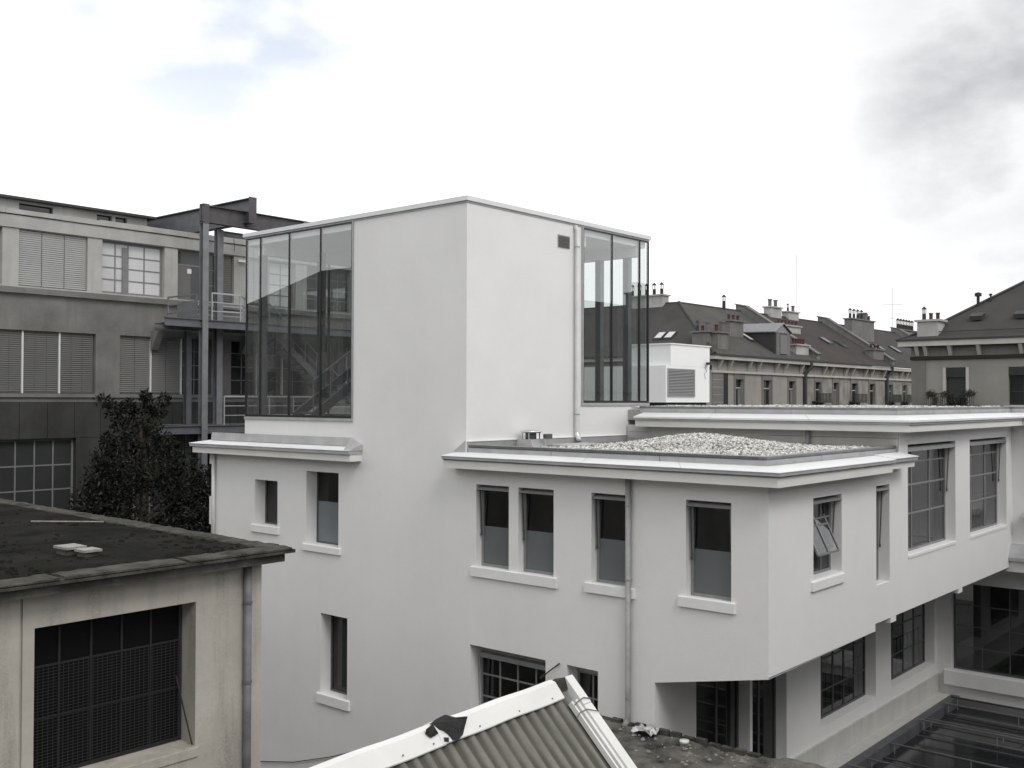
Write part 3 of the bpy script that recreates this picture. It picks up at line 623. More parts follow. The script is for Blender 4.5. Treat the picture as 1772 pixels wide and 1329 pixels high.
tag(pebbles('roof_gravel', XF+.12, XU-.04, YC+.14, 14.3, .05, hl, .022, .044, keepl, 3), 'heap of pale gravel spread over the lower flat roof', 'gravel', kind='stuff')
xs = np.linspace(XF+.13, XU-.06, 45); ys = np.linspace(YC+.15, 14.2, 45); mb = MB()
for j in range(45):
    for i in range(45): mb.v.append((xs[i], ys[j], float(hl(xs[i], ys[j]))-.02 if ys[j] < 13.3 else -1.075))
for j in range(44):
    for i in range(44): mb.f.append((j*45+i, j*45+i+1, (j+1)*45+i+1, (j+1)*45+i))
mb.build('gravel_bed', 'gravel_bed', B, True, recalc=False)
hu = lambda x, y: -.165+.022*np.sin(x*2.1)*np.sin(y*1.7)
g2o = pebbles('roof_gravel', XU+.16, 31, YC+.18, 15.3, .062, hu, .022, .042, None, 5); tag(g2o, 'thin layer of pale gravel along the edge of the upper flat roof', 'gravel', kind='stuff')

# things on the lower roof
v = thing('roof_vent', (18.28, 15.0, -1.06), 'small shiny metal exhaust cowl on the lower roof beside the tower', 'roof vent')
mb = MB(); mb.hexa([(18.0, 14.75, -1.06), (18.5, 14.75, -1.06), (18.5, 15.25, -1.06), (18.0, 15.25, -1.06)], [(18.03, 14.82, -.88), (18.47, 14.82, -.88), (18.47, 15.2, -.88), (18.03, 15.2, -.88)]); mb.build('base', 'zinc', v)
mb = MB(); mb.lathe((18.25, 15.0, -.88), [(.13, 0), (.13, .16)], 14); mb.build('neck', 'alu_dark', v, True)
mb = MB(); mb.lathe((18.25, 15.0, -.735), [(.23, 0), (.25, .03), (.2, .055), (.08, .07)], 18); mb.build('hood', 'chrome', v, True)
for k in range(4):
    a_ = k*1.57+.5; mb = MB(); mb.bar((18.25+.2*math.cos(a_), 15+.2*math.sin(a_), -.88), (18.25+.2*math.cos(a_), 15+.2*math.sin(a_), -.73), .02); mb.build('leg', 'chrome', v)
mb = MB(); mb.box(18.32, 18.56, 14.62, 14.7, -.86, -.76); mb.build('side_box', 'alu_dark', v)
h = thing('roof_hatch', (18.5, 13.9, -1.06), 'low flat grey hatch on the bare strip of the lower roof', 'roof hatch')
mb = MB(); mb.box(18.0, 19.05, 13.55, 14.1, -1.06, -.985); mb.build('curb', 'dark_zinc', h)
mb = MB(); mb.hexa([(17.95, 13.5, -.985), (19.1, 13.5, -.985), (19.1, 14.15, -.985), (17.95, 14.15, -.985)], [(18.0, 13.56, -.955), (19.05, 13.56, -.955), (19.05, 14.1, -.955), (18.0, 14.1, -.955)]); mb.build('lid', 'zinc', h)

# rooftop plant room with louvre
PR = thing('plant_room', (29, 19, -.2), 'white stepped rooftop plant room with a square louvre behind the tower', 'plant room')
FP = Face('Y', 17.5)
mb = MB(); mb.box(28.26, 30.71, 17.5, 19.2, 1.12, 1.80); mb.build('high_block', 'white_paint', PR)
mb = MB(); mb.box(27.98, 30.706, 17.504, 21.5, -.05, 1.118); mb.build('low_block', 'white_paint', PR)
mb = MB(); mb.box(28.05, 30.6, 17.56, 21.4, -.19, -.05); mb.build('recessed_base', 'shadow_gap', PR)  # near-black base painted as the shadow line below the box
mb = MB(); FP.box(mb, 28.22, 30.75, -1.8, .04, 1.80, 1.835); mb.build('coping', 'white_paint', PR)
lv = MB(); FP.box(lv, 28.10, 29.68, -.004, .012, .17, .99); lo = lv.build('louvre', 'alu_dark', PR)
mb = MB(); FP.box(mb, 28.06, 28.1, .0, .03, .13, 1.03); FP.box(mb, 29.68, 29.72, .0, .03, .13, 1.03); FP.box(mb, 28.1, 29.68, .0, .03, .13, .17); FP.box(mb, 28.1, 29.68, .0, .03, .99, 1.03); mb.build('louvre_frame', 'galv', lo)
for i in range(17):
    z = .18+i*.048; mb = MB(); mb.hexa([FP.p(28.11, .013, z+.02), FP.p(29.67, .013, z+.02), FP.p(29.67, .035, z), FP.p(28.11, .035, z)], [FP.p(28.11, .013, z+.028), FP.p(29.67, .013, z+.028), FP.p(29.67, .035, z+.008), FP.p(28.11, .035, z+.008)]); mb.build('slat', 'louver', lo)
fl = thing('wall_floodlight', (30.44, 17.4, 1.2), 'tiny bracketed floodlight on the white plant room', 'light')
mb = MB(); mb.box(30.36, 30.52, 17.36, 17.44, 1.20, 1.28); mb.build('lamp_head', 'pot_black', fl)
mb = MB(); mb.bar((30.44, 17.4, 1.2), (30.40, 17.5, 1.1), .02); mb.build('bracket', 'galv', fl)
mb = MB(); mb.tube([(30.4, 17.49, 1.1), (30.5, 17.49, .98), (30.35, 17.49, .9), (30.42, 17.49, .72)], .007, 5); mb.build('cable', 'alu', fl)

# ================================================================== courtyard glass roof
GR = thing('courtyard_glass_roof', (28, 6, GZ), 'dark flat glass roof with double steel rails in the courtyard', 'glass roof')
mb = MB(); mb.box(22.5, 31.9, 9.86, 10.1, GZ, -8.66); mb.build('kerb', 'steel', GR)
mb = MB(); mb.box(31.75, 31.98, -6, 9.86, GZ, -8.72); mb.build('end_kerb', 'concrete_grey', GR)
for i in range(8):
    for j in range(5):
        x0 = 22.5+i*1.15; y1 = 9.84-j*2.4
        mb = MB(); mb.box(x0+.02, x0+1.13, y1-2.38, y1, -8.95, -8.93); mb.build('glass_sheet', 'pane_dark', GR)
for i in range(9):
    x = 22.5+i*1.15; mb = MB(); mb.box(x-.018, x+.018, -4, 9.85, -8.95, -8.91); mb.build('glazing_bar', 'steel', GR)
for k, x in enumerate((31.35, 30.55, 28.55, 29.1, 26.4, 24.9, 23.9)):
    z = -8.58 if k not in (3, 4, 5) else -8.68
    mb = MB(); mb.tube([(x, 9.93, z), (x, -4, z)], .028 if k not in (3, 4, 5) else .022, 8); rl = mb.build('rail', 'galv' if k else 'steel', GR, True)
    if k in (1, 2):
        mb = MB(); mb.tube([(x-.05, 9.8, z-.26), (x-.05, -4, z-.26)], .022, 8); mb.build('lower_rail', 'galv', rl, True)
    for y in (9.75, 7.9, 6.0, 4.1):
        mb = MB(); mb.tube([(x, y, z), (x, y, -8.92)], .012, 6); mb.build('post', 'galv', rl)

# ================================================================== tar roof in front of the white facade
TR = thing('tar_roof_annex', (13, 8, GZ), 'low annex with a patchy dark tar roof against the white facade', 'annex')
nx, ny = 90, 80; mb = MB(); rr = np.random.default_rng(4)
def nz_(x, y): return .05*math.sin(x*1.9+y*.7)*math.sin(y*2.3-x*.4)+.03*math.sin(x*5.1+1)*math.sin(y*4.7)+.02*rr.normal()
for j in range(ny):
    for i in range(nx):
        x = 8.6+(16.64-8.6)*i/(nx-1); y = 2+(12.2-2)*j/(ny-1); z = -6.17+nz_(x, y)*.6+ (.05 if x > 16.2 else 0)
        mb.v.append((x if y < 8.15 else min(x, 16.44), y, z))
for j in range(ny-1):
    for i in range(nx-1): mb.f.append((j*nx+i, j*nx+i+1, (j+1)*nx+i+1, (j+1)*nx+i))
mb.build('tar_roof', 'tar', TR, True, recalc=False)
mb = MB(); mb.box(8.7, 16.43, 2.1, 12.1, GZ, -6.3); mb.build('wall', 'concrete_grey', TR)
for k in range(14):
    y = 11.95-k*.26; mb = MB(); l = .2; mb.box(16.33+random.uniform(-.02, .02), 16.44, y-l, y, -6.2, -6.05+random.uniform(-.03, .02)); mb.build('edge_block', 'rim_lichen', TR)
db = MB(); r2 = random.Random(3)
for k in range(170):
    x = 16.4-abs(r2.gauss(0, .8)); y = r2.uniform(7.2, 11.6); s_ = .006+.03*r2.random()**3; z = -6.15+r2.uniform(0, .03)
    db.hexa([(x-s_, y-s_*.6, z), (x+s_, y-s_, z), (x+s_*.7, y+s_, z), (x-s_, y+s_*.8, z)], [(x-s_*.5, y-s_*.6, z+s_), (x+s_*.6, y-s_*.5, z+s_*.8), (x+s_*.4, y+s_*.6, z+s_*.9), (x-s_*.6, y+s_*.5, z+s_*1.1)])
tag(db.build('debris', 'debris', None), 'scattered pale rubble crumbs on the tar roof', 'debris', kind='stuff')
cup = thing('pipe_cap', (16.16, 9.72, -6.15), 'small round white pipe stub standing on the tar roof', 'pipe')
mb = MB(); mb.lathe((16.16, 9.72, -6.2), [(.075, 0), (.075, .1), (.085, .1), (.085, .15), (.06, .15)], 14); mb.build('stub', 'sign_white', cup, True)
fo = MB(); r3 = random.Random(8)
for i in range(6):
    for j in range(6): fo.v.append((16.1+i*.05+r3.uniform(-.02, .02), 10.35+j*.1+r3.uniform(-.03, .03), -6.1+r3.uniform(-.03, .1)+.03*(i > 3)))
for i in range(5):
    for j in range(5): fo.f.append((i*6+j, i*6+j+1, (i+1)*6+j+1, (i+1)*6+j))
tag(fo.build('foil_scrap', 'foil', None), 'crumpled shiny foil scrap at the foot of the white wall', 'scrap')

# ================================================================== corrugated roof in the foreground
CR = thing('corrugated_shed', (6, 5, GZ), 'shed with corrugated fibre cement roof and white ridge capping in the foreground', 'shed')
RY, RZ, SL = 6.40, -2.84, .96; XE = 8.30
mb = MB(); nu = 640; x0 = 2.0; x1 = XE-.02; nl = 8; 
for i in range(nu):
    x = x0+(x1-x0)*i/(nu-1); dz = .019*math.sin(2*math.pi*x/.142)
    for j in range(nl): t = j/(nl-1)*2.3; mb.v.append((x, RY-t, RZ-.04-SL*t+dz+(x-XE)*.019))
for i in range(nu-1):
    for j in range(nl-1): a_ = i*nl+j; mb.f.append((a_, a_+1, a_+nl+1, a_+nl))
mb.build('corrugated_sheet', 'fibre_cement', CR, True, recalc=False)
mb = MB(); mb.quad((2, RY, RZ-.05), (XE-.05, RY, RZ-.05), (XE-.05, RY+2.3, RZ-2.25), (2, RY+2.3, RZ-2.25)); mb.build('rear_slope', 'fibre_cement', CR)
mb = MB(); mb.hexa([(2.1, RY-2.1, GZ), (XE-.1, RY-2.1, GZ), (XE-.1, RY+2.1, GZ), (2.1, RY+2.1, GZ)], [(2.1, RY-2.1, RZ-2.15), (XE-.1, RY-2.1, RZ-2.15), (XE-.1, RY+2.1, RZ-2.15), (2.1, RY+2.1, RZ-2.15)])
mb.poly([(XE-.1, RY-2.1, RZ-2.15), (XE-.1, RY+2.1, RZ-2.15), (XE-.1, RY, RZ-.1)]); mb.build('wall', 'concrete_warm', CR)
# ridge capping in two lengths
def cap(xa, xb, dz, name='ridge_cap'):
    mb = MB(); pr = [(-.125, -.10), (-.01, .03), (.05, .045), (.11, .02), (.22, -.11), (.22, -.122), (.105, .008), (.05, .033), (-.006, .018), (-.122, -.112)]
    n = 24
    for i in range(n+1):
        x = xa+(xb-xa)*i/n; j_ = .004*math.sin(x*7)
        mb.v += [(x, RY+o, RZ+z+dz+j_+(x-XE)*.019) for o, z in pr]
    k = len(pr)
    for i in range(n):
        for j in range(k): q = (j+1) % k; mb.f.append((i*k+j, (i+1)*k+j, (i+1)*k+q, i*k+q))
    mb.f.append(tuple(range(k))); mb.f.append(tuple(n*k+j for j in range(k)))
    return mb.build(name, 'ridge_white', CR)
c1 = cap(2.0, 6.50, 0); c2 = cap(6.46, 8.17, .008)
for x in (3.4, 4.3, 5.2, 6.0, 6.36, 6.95, 7.5, 8.0):
    mb = MB(); mb.lathe((x, RY-.105, RZ-.068+(x-XE)*.019), [(.007, 0), (.007, .008), (.004, .012)], 8); mb.build('screw', 'alu_dark', c1 if x < 6.4 else c2)
# verge board along the gable
sd = Vector((0, -1, -SL)).normalized(); ud = Vector((0, -SL, 1)).normalized()
def vpt(x, t, h): p = Vector((x, RY, RZ))+sd*t+ud*h; return tuple(p)
def vbar(xa, xb, ta, tb, ha, hb, name, m, par): mb = MB(); mb.hexa([vpt(xa, ta, ha), vpt(xb, ta, ha), vpt(xb, ta, hb), vpt(xa, ta, hb)], [vpt(xa, tb, ha), vpt(xb, tb, ha), vpt(xb, tb, hb), vpt(xa, tb, hb)]); return mb.build(name, m, par)
vbar(8.31, 8.43, -.03, .30, -.12, .062, 'verge_board', 'ridge_white', CR); vbar(8.31, 8.43, .304, 2.6, -.12, .058, 'verge_board', 'ridge_white', CR)
vbar(8.26, 8.30, .22, 2.6, -.02, .04, 'verge_trim', 'ridge_white', CR); vbar(8.20, 8.225, .22, 2.6, -.02, .035, 'verge_trim', 'ridge_white', CR)
mb = MB(); mb.hexa([(8.12, RY-.06, RZ-.05), (8.32, RY-.06, RZ-.05), (8.32, RY+.2, RZ-.15), (8.12, RY+.2, RZ-.15)], [(8.2, RY-.02, RZ+.05), (8.32, RY-.02, RZ+.06), (8.32, RY+.12, RZ+.02), (8.2, RY+.1, RZ+.0)]); mb.build('ridge_plug', 'rim_lichen', CR)
mb = MB(); mb.tube([vpt(8.2, .27, .05), vpt(8.27, .25, .06), vpt(8.35, .24, .075), vpt(8.43, .27, .075)], .006, 5); mb.build('wire_clip', 'alu_dark', CR); mb = MB(); mb.tube([vpt(8.12, .4, .03), vpt(8.2, .36, .05), vpt(8.3, .36, .07), vpt(8.42, .42, .075)], .005, 5); mb.build('wire_clip', 'alu_dark', CR)
# torn black sheet on the ridge
r4 = random.Random(5); cl = MB(); ctr = (6.64, 6.335); ring = [(6.43, 6.42), (6.53, 6.43), (6.637, 6.43), (6.74, 6.40), (6.84, 6.345), (6.77, 6.315), (6.715, 6.285), (6.66, 6.262), (6.593, 6.228), (6.57, 6.275), (6.549, 6.311), (6.515, 6.33), (6.489, 6.357), (6.46, 6.39)]
capz = lambda y: RZ-.032+.035-1.1*(RY-.01-y) if y < RY-.01 else RZ-.032+.038+.2*(y-RY)
NR = 6; cl.v.append((ctr[0], ctr[1], capz(ctr[1])+.05))
for k in range(1, NR+1):
    t = k/NR
    for i, (x, y) in enumerate(ring):
        yy = ctr[1]+(y-ctr[1])*t; xx = ctr[0]+(x-ctr[0])*t; cl.v.append((xx, yy, capz(yy)+.016+.045*(1-t)+.014*math.sin(i*1.9+k)*t+.03*(t == 1)*(i in (4, 8, 2))+r4.uniform(0, .006)))
n_ = len(ring)
for i in range(n_): cl.f.append((0, 1+i, 1+(i+1) % n_))
for k in range(NR-1):
    for i in range(n_): j = (i+1) % n_; cl.f.append((1+k*n_+i, 1+(k+1)*n_+i, 1+(k+1)*n_+j, 1+k*n_+j))
clo = cl.build('torn_sheet', 'cloth_black', None, False); tag(clo, 'torn black plastic sheet lying over the white ridge capping', 'plastic sheet')
cl = MB(); pz = lambda x, y, h: (x, y, capz(y)+h)
cl.hexa([pz(6.32, 6.358, .012), pz(6.355, 6.326, .012), pz(6.41, 6.33, .012), pz(6.461, 6.337, .012), pz(6.43, 6.372, .012)], [pz(6.33, 6.358, .05), pz(6.36, 6.335, .03), pz(6.41, 6.335, .055), pz(6.445, 6.342, .03), pz(6.42, 6.368, .06)])
tag(cl.build('sheet_scrap', 'cloth_black', None), 'crumpled black scrap left of the torn plastic sheet', 'scrap')
cl = MB(); cl.hexa([pz(6.477, 6.283, .004), pz(6.525, 6.273, .004), pz(6.546, 6.294, .004), pz(6.493, 6.305, .004)], [pz(6.477, 6.283, .010), pz(6.525, 6.273, .010), pz(6.546, 6.294, .010), pz(6.493, 6.305, .010)])
tag(cl.build('patch', 'cloth_black', None), 'tiny square black patch on the white ridge below the torn sheet', 'patch')
mb = MB(); mb.tube([(16.42, 22.6, -9.42), (16.42, 21.2, -9.12), (16.42, 19.8, -8.68), (16.42, 18.4, -8.16), (16.42, 17.0, -7.7)], .012, 6)
tag(mb.build('wall_cable', 'pot_black', None), 'thin black cable sagging low across the white facade', 'cable')
mb = MB(); mb.bar((16.44, 12.76, -5.25), (16.25, 13.1, -5.56), .025); mb.bar((16.3, 13.0, -5.47), (16.25, 13.1, -5.56), .045)
tag(mb.build('wall_rod', 'pot_black', None), 'short black rod sticking out of the facade above the ridge', 'rod')

# ================================================================== concrete shed, lower left
CS = thing('concrete_shed', (5, 12, GZ), 'weathered beige concrete building with a mossy flat roof and a meshed window', 'building')
yN = 10.59; FN = Face('Y', yN)
mb = MB(); WN = (4.92, 6.79, -4.0, -2.34)
FN.wall(mb, [(4.80, 7.70, GZ, -1.95)], [(*WN, .32)]); FN.wall(mb, [(-4, 4.77, GZ, -1.95)])
mb.quad((7.70, yN, GZ), (7.70, 24, GZ), (7.70, 24, -1.95), (7.70, yN, -1.95)); mb.quad((4.77, yN, GZ), (4.77, yN+.03, GZ), (4.77, yN+.03, -1.95), (4.77, yN, -1.95)); mb.quad((4.80, yN, GZ), (4.80, yN+.03, GZ), (4.80, yN+.03, -1.95), (4.80, yN, -1.95)); mb.quad((4.77, yN+.03, GZ), (4.80, yN+.03, GZ), (4.80, yN+.03, -1.95), (4.77, yN+.03, -1.95))
mb.build('wall', 'concrete_warm', CS, recalc=False)
mb = MB(); mb.hexa([(4.93, yN-.02, -4.12), (6.82, yN-.02, -4.12), (6.82, yN+.3, -4.12), (4.93, yN+.3, -4.12)], [(4.93, yN-.02, -4.02), (6.82, yN-.02, -4.02), (6.82, yN+.3, -3.985), (4.93, yN+.3, -3.985)]); mb.build('window_sill', 'concrete_warm', CS)
w = window(CS, FN, 4.925, 6.785, -3.98, -2.34, .28, nx=5, zs=[0, .37, .72, 1], frame='wire', bar=.022, fwid=.04, glass='pane_black')
mb = MB()
zc = -3.94
while zc < -2.82: FN.box(mb, 4.96, 6.75, -.262, -.258, zc, zc+.007); zc += .033
uc = 4.97
while uc < 6.75: FN.box(mb, uc, uc+.007, -.268, -.264, -3.94, -2.80); uc += .055
mb.build('wire_mesh', 'wire', w)
mb = MB(); mb.tube([(6.74, yN-.02, -3.97), (6.66, yN+.2, -3.2)], .009, 6); mb.build('stay_rod', 'pot_black', w)
mb = MB(); mb.box(4.9, 6.9, yN+.9, yN+.95, -5, -2); mb.build('interior', 'interior_dark', CS)
# roof slab, rim and parapet edge
xr, yf, yb = 7.94, 10.24, 26.
sk = lambda y: 0.04*(y-yf)   # roof edge is not quite square
def slab(name, m, ox, z0, z1):
    mb = MB(); mb.hexa([(-5, yf+ox, z0), (xr-ox, yf+ox, z0), (xr-ox+sk(yb), yb, z0), (-5, yb, z0)], [(-5, yf+ox, z1), (xr-ox, yf+ox, z1), (xr-ox+sk(yb), yb, z1), (-5, yb, z1)]); return mb.build(name, m, CS)
slab('roof_slab', 'concrete_edge', .09, -1.97, -1.865)
slab('roof_edge', 'rim_lichen', 0, -1.862, -1.822)
mb = MB(); nx, ny = 70, 70; r5 = random.Random(2)
for j in range(ny):
    for i in range(nx):
        y = yf+.33+(yb-yf-.33)*j/(ny-1); x1_ = xr-.34+sk(y); x = -5+(x1_+5)*i/(nx-1)
        mb.v.append((x, y, -1.806+.012*math.sin(x*2.3+y)*math.sin(y*1.7)+r5.uniform(-.006, .006)))
for j in range(ny-1):
    for i in range(nx-1): mb.f.append((j*nx+i, j*nx+i+1, (j+1)*nx+i+1, (j+1)*nx+i))
mb.build('mossy_roof', 'moss_roof', CS, True, recalc=False)
def rim(a, b, wa, name):
    a, b = Vector(a), Vector(b); n = max(2, int((b-a).length/1.3)); 
    for i in range(n):
        p = a.lerp(b, i/n); q = a.lerp(b, (i+1)/n-.004); mb = MB(); k = 14; w_ = Vector(wa)
        for s_ in range(k+1):
            c = p.lerp(q, s_/k)
            for t, zz in ((0, -1.83), (0, -1.802), (.45, -1.79), (.95, -1.793), (1, -1.83)):
                jz = r5.uniform(-.008, .008) if zz > -1.82 else 0
                mb.v.append((c.x+w_.x*t+(r5.uniform(-.01, .01) if t in (0, 1) else 0), c.y+w_.y*t, zz+jz))
        for s_ in range(k):
            for t in range(4): mb.f.append((s_*5+t, s_*5+t+1, (s_+1)*5+t+1, (s_+1)*5+t))
        mb.f.append((0, 1, 2, 3, 4)); mb.f.append(tuple(k*5+t for t in range(5)))
        mb.build(name, 'rim_lichen', CS)
rim((-5, yf, 0), (xr, yf, 0), (0, .34, 0), 'rim_stone'); rim((xr+sk(yf+.345), yf+.345, 0), (xr+sk(yb), yb, 0), (-.35, 0, 0), 'rim_stone')
mb = MB(); mb.tube([(7.45, yN-.07, -1.98), (7.45, yN-.07, -6.5)], .05, 14); dp = mb.build('downpipe', 'pipe_dull', CS, True)
for z in (-2.45, -3.4): mb = MB(); mb.lathe((7.45, yN-.07, z), [(.058, 0), (.058, .035)], 14); mb.build('pipe_collar', 'pipe_dull', dp)
for (x0_, x1_, y0_, y1_, z1_, lab) in ((5.80, 6.02, 11.70, 11.98, -1.745, 'larger pale concrete block lying on the mossy roof'), (5.86, 6.05, 11.40, 11.60, -1.755, 'smaller pale concrete block in front of the other on the mossy roof')):
    mb = MB(); mb.hexa([(x0_, y0_, -1.82), (x1_, y0_+.03, -1.82), (x1_, y1_, -1.82), (x0_, y1_-.02, -1.82)], [(x0_+.01, y0_+.01, z1_), (x1_-.01, y0_+.03, z1_), (x1_-.01, y1_-.01, z1_), (x0_+.01, y1_-.02, z1_)])
    t_ = thing('concrete_block', ((x0_+x1_)/2, (y0_+y1_)/2, -1.82), lab, 'block', 'loose blocks on the mossy roof'); mb.build('body', 'concrete_edge', t_)
    mb = MB(); mb.box(x0_-.015, x1_+.015, y0_-.015, y1_+.02, z1_+.002, z1_+.03); mb.build('top_slab', 'debris', t_)
mb = MB(); mb.tube([(6.95, 15.1, -1.775), (7.55, 14.15, -1.76)], .010, 8); tag(mb.build('roof_pole', 'debris', None), 'pale thin pole lying on the mossy flat roof', 'pole')
fp = thing('roof_flue', (4.72, 11.3, -1.83), 'dark flue pipe at the left edge of the mossy roof', 'flue')
mb = MB(); mb.lathe((4.62, 11.25, -1.83), [(.09, 0), (.09, .10), (.07, .12), (.07, .34)], 12); mb.build('pipe', 'pot_black', fp, True)
mb = MB(); mb.lathe((4.62, 11.25, -1.5), [(.1, 0), (.1, .04), (.02, .08)], 12); mb.build('cowl', 'pot_black', fp, True)

# ================================================================== grey factory building behind
GF = thing('factory_building', (25, 39.4, GZ), 'long grey concrete factory building with blinds and steel windows', 'building')
yG = 39.37; FG = Face('Y', yG); X0, X1 = 8.0, 46.0
up = [(14.2, 16.95)]+[(17.56+3.44*i*.0+dx, 20.25+dx) for dx in (0,)]+[(20.86, 23.62), (24.24, 27.04), (27.70, 30.45), (31.1, 33.85), (34.5, 37.25), (37.9, 40.65), (10.8, 13.55)]
low = [(11.05, 15.3), (16.35, 20.62), (21.65, 25.92), (26.92, 31.2), (32.2, 36.5), (37.5, 41.8)]
grd = [(13.9, 19.85), (20.9, 25.4), (26.4, 31.0), (32, 37)]
mb = MB(); FG.wall(mb, [(X0, X1, 3.95, 6.42)], [(a, b, 4.27, 6.40, .28) for a, b in up]); mb.build('upper_wall', 'concrete_pale', GF)
mb = MB(); FG.wall(mb, [(X0, X1, -.1, 3.95)], [(a, b, .22, 2.6, .3) for a, b in low]); mb.build('middle_wall', 'concrete_grey', GF)
mb = MB(); FG.wall(mb, [(X0, X1, GZ, -1.5)], [(a, b, -6.4, -1.52, .3) for a, b in grd]); mb.build('ground_wall', 'concrete_panel', GF)
i = 0; x = X0
while x < X1:
    mb = MB(); FG.box(mb, x+.01, x+1.06, -.2, .012+.004*(i % 2), -1.5, -.1); mb.build('wall_panel', 'concrete_panel', GF); x += 1.07; i += 1
mb = MB(); FG.box(mb, X0, X1, -.3, .06, 6.43, 6.90); mb.build('lintel_band', 'concrete_pale', GF)
x = X0; i = 0
while x < X1:
    l_ = 1.6+.5*((i*37) % 3)/2; mb = MB(); FG.box(mb, x+.008, x+l_, -.4, .12+.003*(i % 2), 6.93+.004*(i % 3), 7.10+.012*((i*5) % 3)+.008*(x-17)); mb.build('coping_stone', 'concrete_pale', GF); x += l_; i += 1
mb = MB(); FG.box(mb, X0, X1, .0, .16, 3.98, 4.20); mb.build('sill_band', 'concrete_grey', GF)
mb = MB(); FG.box(mb, X0, X1, .0, .10, .07, .215); mb.build('sill_band', 'concrete_grey', GF)
mb = MB(); mb.box(X0, X1, yG+.4, yG+14, 6.6, 6.95); mb.build('roof_deck', 'membrane', GF)
mb = MB(); mb.quad((X0, yG+.4, GZ), (X1, yG+.4, GZ), (X1, yG+.4, 6.6), (X0, yG+.4, 6.6)); mb.build('interior', 'interior_dark', GF, recalc=False)
for i in range(24):
    if i % 3 == 0: continue
# penthouse storey
mb = MB(); FPn = Face('Y', 42.4); FPn.wall(mb, [(9, 24.55, 6.9, 8.05)], [(18.9, 20.3, 7.4, 7.95, .15), (22.2, 22.9, 7.4, 7.95, .15), (23.05, 23.6, 7.4, 7.95, .15)]); mb.quad((24.55, 42.4, 6.9), (24.55, 50, 6.9), (24.55, 50, 8.05), (24.55, 42.4, 8.05)); mb.build('penthouse_wall', 'concrete_pale', GF)
mb = MB(); mb.box(9, 24.85, 42.1, 50, 8.05, 8.15); mb.build('penthouse_roof', 'roof_dark', GF); mb = MB(); mb.box(9, 24.5, 42.56, 42.6, 7, 7.9); mb.build('penthouse_glazing', 'pane_dark', GF)
def blind(parent, a, b, z0, z1, d, m, pitch=.08, tapes=2):
    mb = MB(); z = z0
    while z < z1-.02:
        mb.hexa([FG.p(a, d-.035, z), FG.p(b, d-.035, z), FG.p(b, d, z+.018), FG.p(a, d, z+.018)], [FG.p(a, d-.035, z+.055), FG.p(b, d-.035, z+.055), FG.p(b, d+.004, z+.079), FG.p(a, d+.004, z+.079)]); z += pitch
    o = mb.build('blind', m, parent)
    for t in range(1, tapes+1):
        u = a+(b-a)*t/(tapes+1); mb = MB(); FG.box(mb, u-.012, u+.012, d+.007, d+.012, z0, z1); mb.build('blind_tape', 'alu_dark', parent)
    mb = MB(); FG.box(mb, a, b, d-.03, d+.02, z0-.04, z0); mb.build('bottom_bar', 'alu_dark', parent)
for k, (a, b) in enumerate(up):
    if k in (1,):
        mb = MB(); FG.box(mb, a+.004, b-.004, -.30, -.25, 4.274, 6.396); w = mb.build('window', 'pane_dark', GF); blind(w, a+.02, b-.02, 4.30, 6.38, -.10, 'blind')
    elif k == 2:
        w = window(GF, FG, a+.004, b-.004, 4.274, 6.396, .2, xs=[0, .22, .44, .72, 1], nz=4, frame='win_frame_grey', bar=.05, fwid=.09, glass='pane_pale')
        mb = MB(); FG.box(mb, a+.95, a+1.22, -.2, -.17, 4.3, 6.2); mb.build('centre_post', 'win_frame_grey', w)
    elif k == 3:
        w = window(GF, FG, a+.004, a+1.3, 4.274, 6.396, .22, nx=1, zs=[0, .72, 1], frame='win_frame_grey', bar=.07, glass='pane_grey')
        mb = MB(); FG.box(mb, a+.1, a+.72, -.2, -.16, 3.3, 5.72); mb.build('door_leaf', 'door_grey', w); mb = MB(); FG.box(mb, a+.55, a+.75, -.155, -.15, 5.42, 5.62); mb.build('door_sign', 'sign_white', w)
        w = window(GF, FG, a+1.31, b-.004, 4.274, 6.396, .22, nx=2, nz=3, frame='win_frame_grey', bar=.04, glass='pane_dark'); blind(w, a+1.95, b-.08, 4.35, 6.38, -.12, 'blind_dark', tapes=1)
    else:
        w = window(GF, FG, a+.004, b-.004, 4.274, 6.396, .2, nx=4, nz=4, frame='win_frame_grey', bar=.05, fwid=.08, glass='pane_grey' if k % 2 else 'pane_pale')
        if k in (4, 6): blind(w, a+.02, a+1.3, 4.4, 6.38, -.10, 'blind')
for k, (a, b) in enumerate(low):
    n = 3; wd = (b-a)/n
    for i in range(n):
        u0_, u1_ = a+i*wd, a+(i+1)*wd
        mb = MB(); FG.box(mb, u0_+.03, u1_-.03, -.33, -.28, .225, 2.595); w = mb.build('window', 'pane_dark', GF)
        if not (k == 2 and i == 2) and k != 3:
            blind(w, u0_+.04, u1_-.04, .28, 2.58, -.14, 'blind_dark' if k < 2 else 'blind_mid', tapes=1 if k > 1 else 2)
        else:
            for z in (.85, 1.45, 2.05): mb = MB(); FG.box(mb, u0_+.05, u1_-.05, -.278, -.25, z, z+.035); mb.build('glazing_bar', 'win_frame_grey', w)
            mb = MB(); FG.box(mb, (u0_+u1_)/2-.02, (u0_+u1_)/2+.02, -.277, -.245, .25, 2.58); mb.build('glazing_bar', 'win_frame_grey', w)
        if i: mb = MB(); FG.box(mb, u0_-.03, u0_+.03, -.2, -.08, .225, 2.595); mb.build('white_mullion', 'white_strip', w)
for a, b in grd:
    window(GF, FG, a+.004, b-.004, -6.396, -1.524, .22, nx=max(2, round((b-a)/.72)), zs=[0, .2, .4, .6, .8, 1], frame='win_frame_grey', bar=.05, fwid=.08, glass='pane_grey')
mb = MB(); FG.box(mb, 27.20, 27.62, .062, .13, 6.15, 6.25); mb.build('wall_lamp', 'lamp_white', GF)
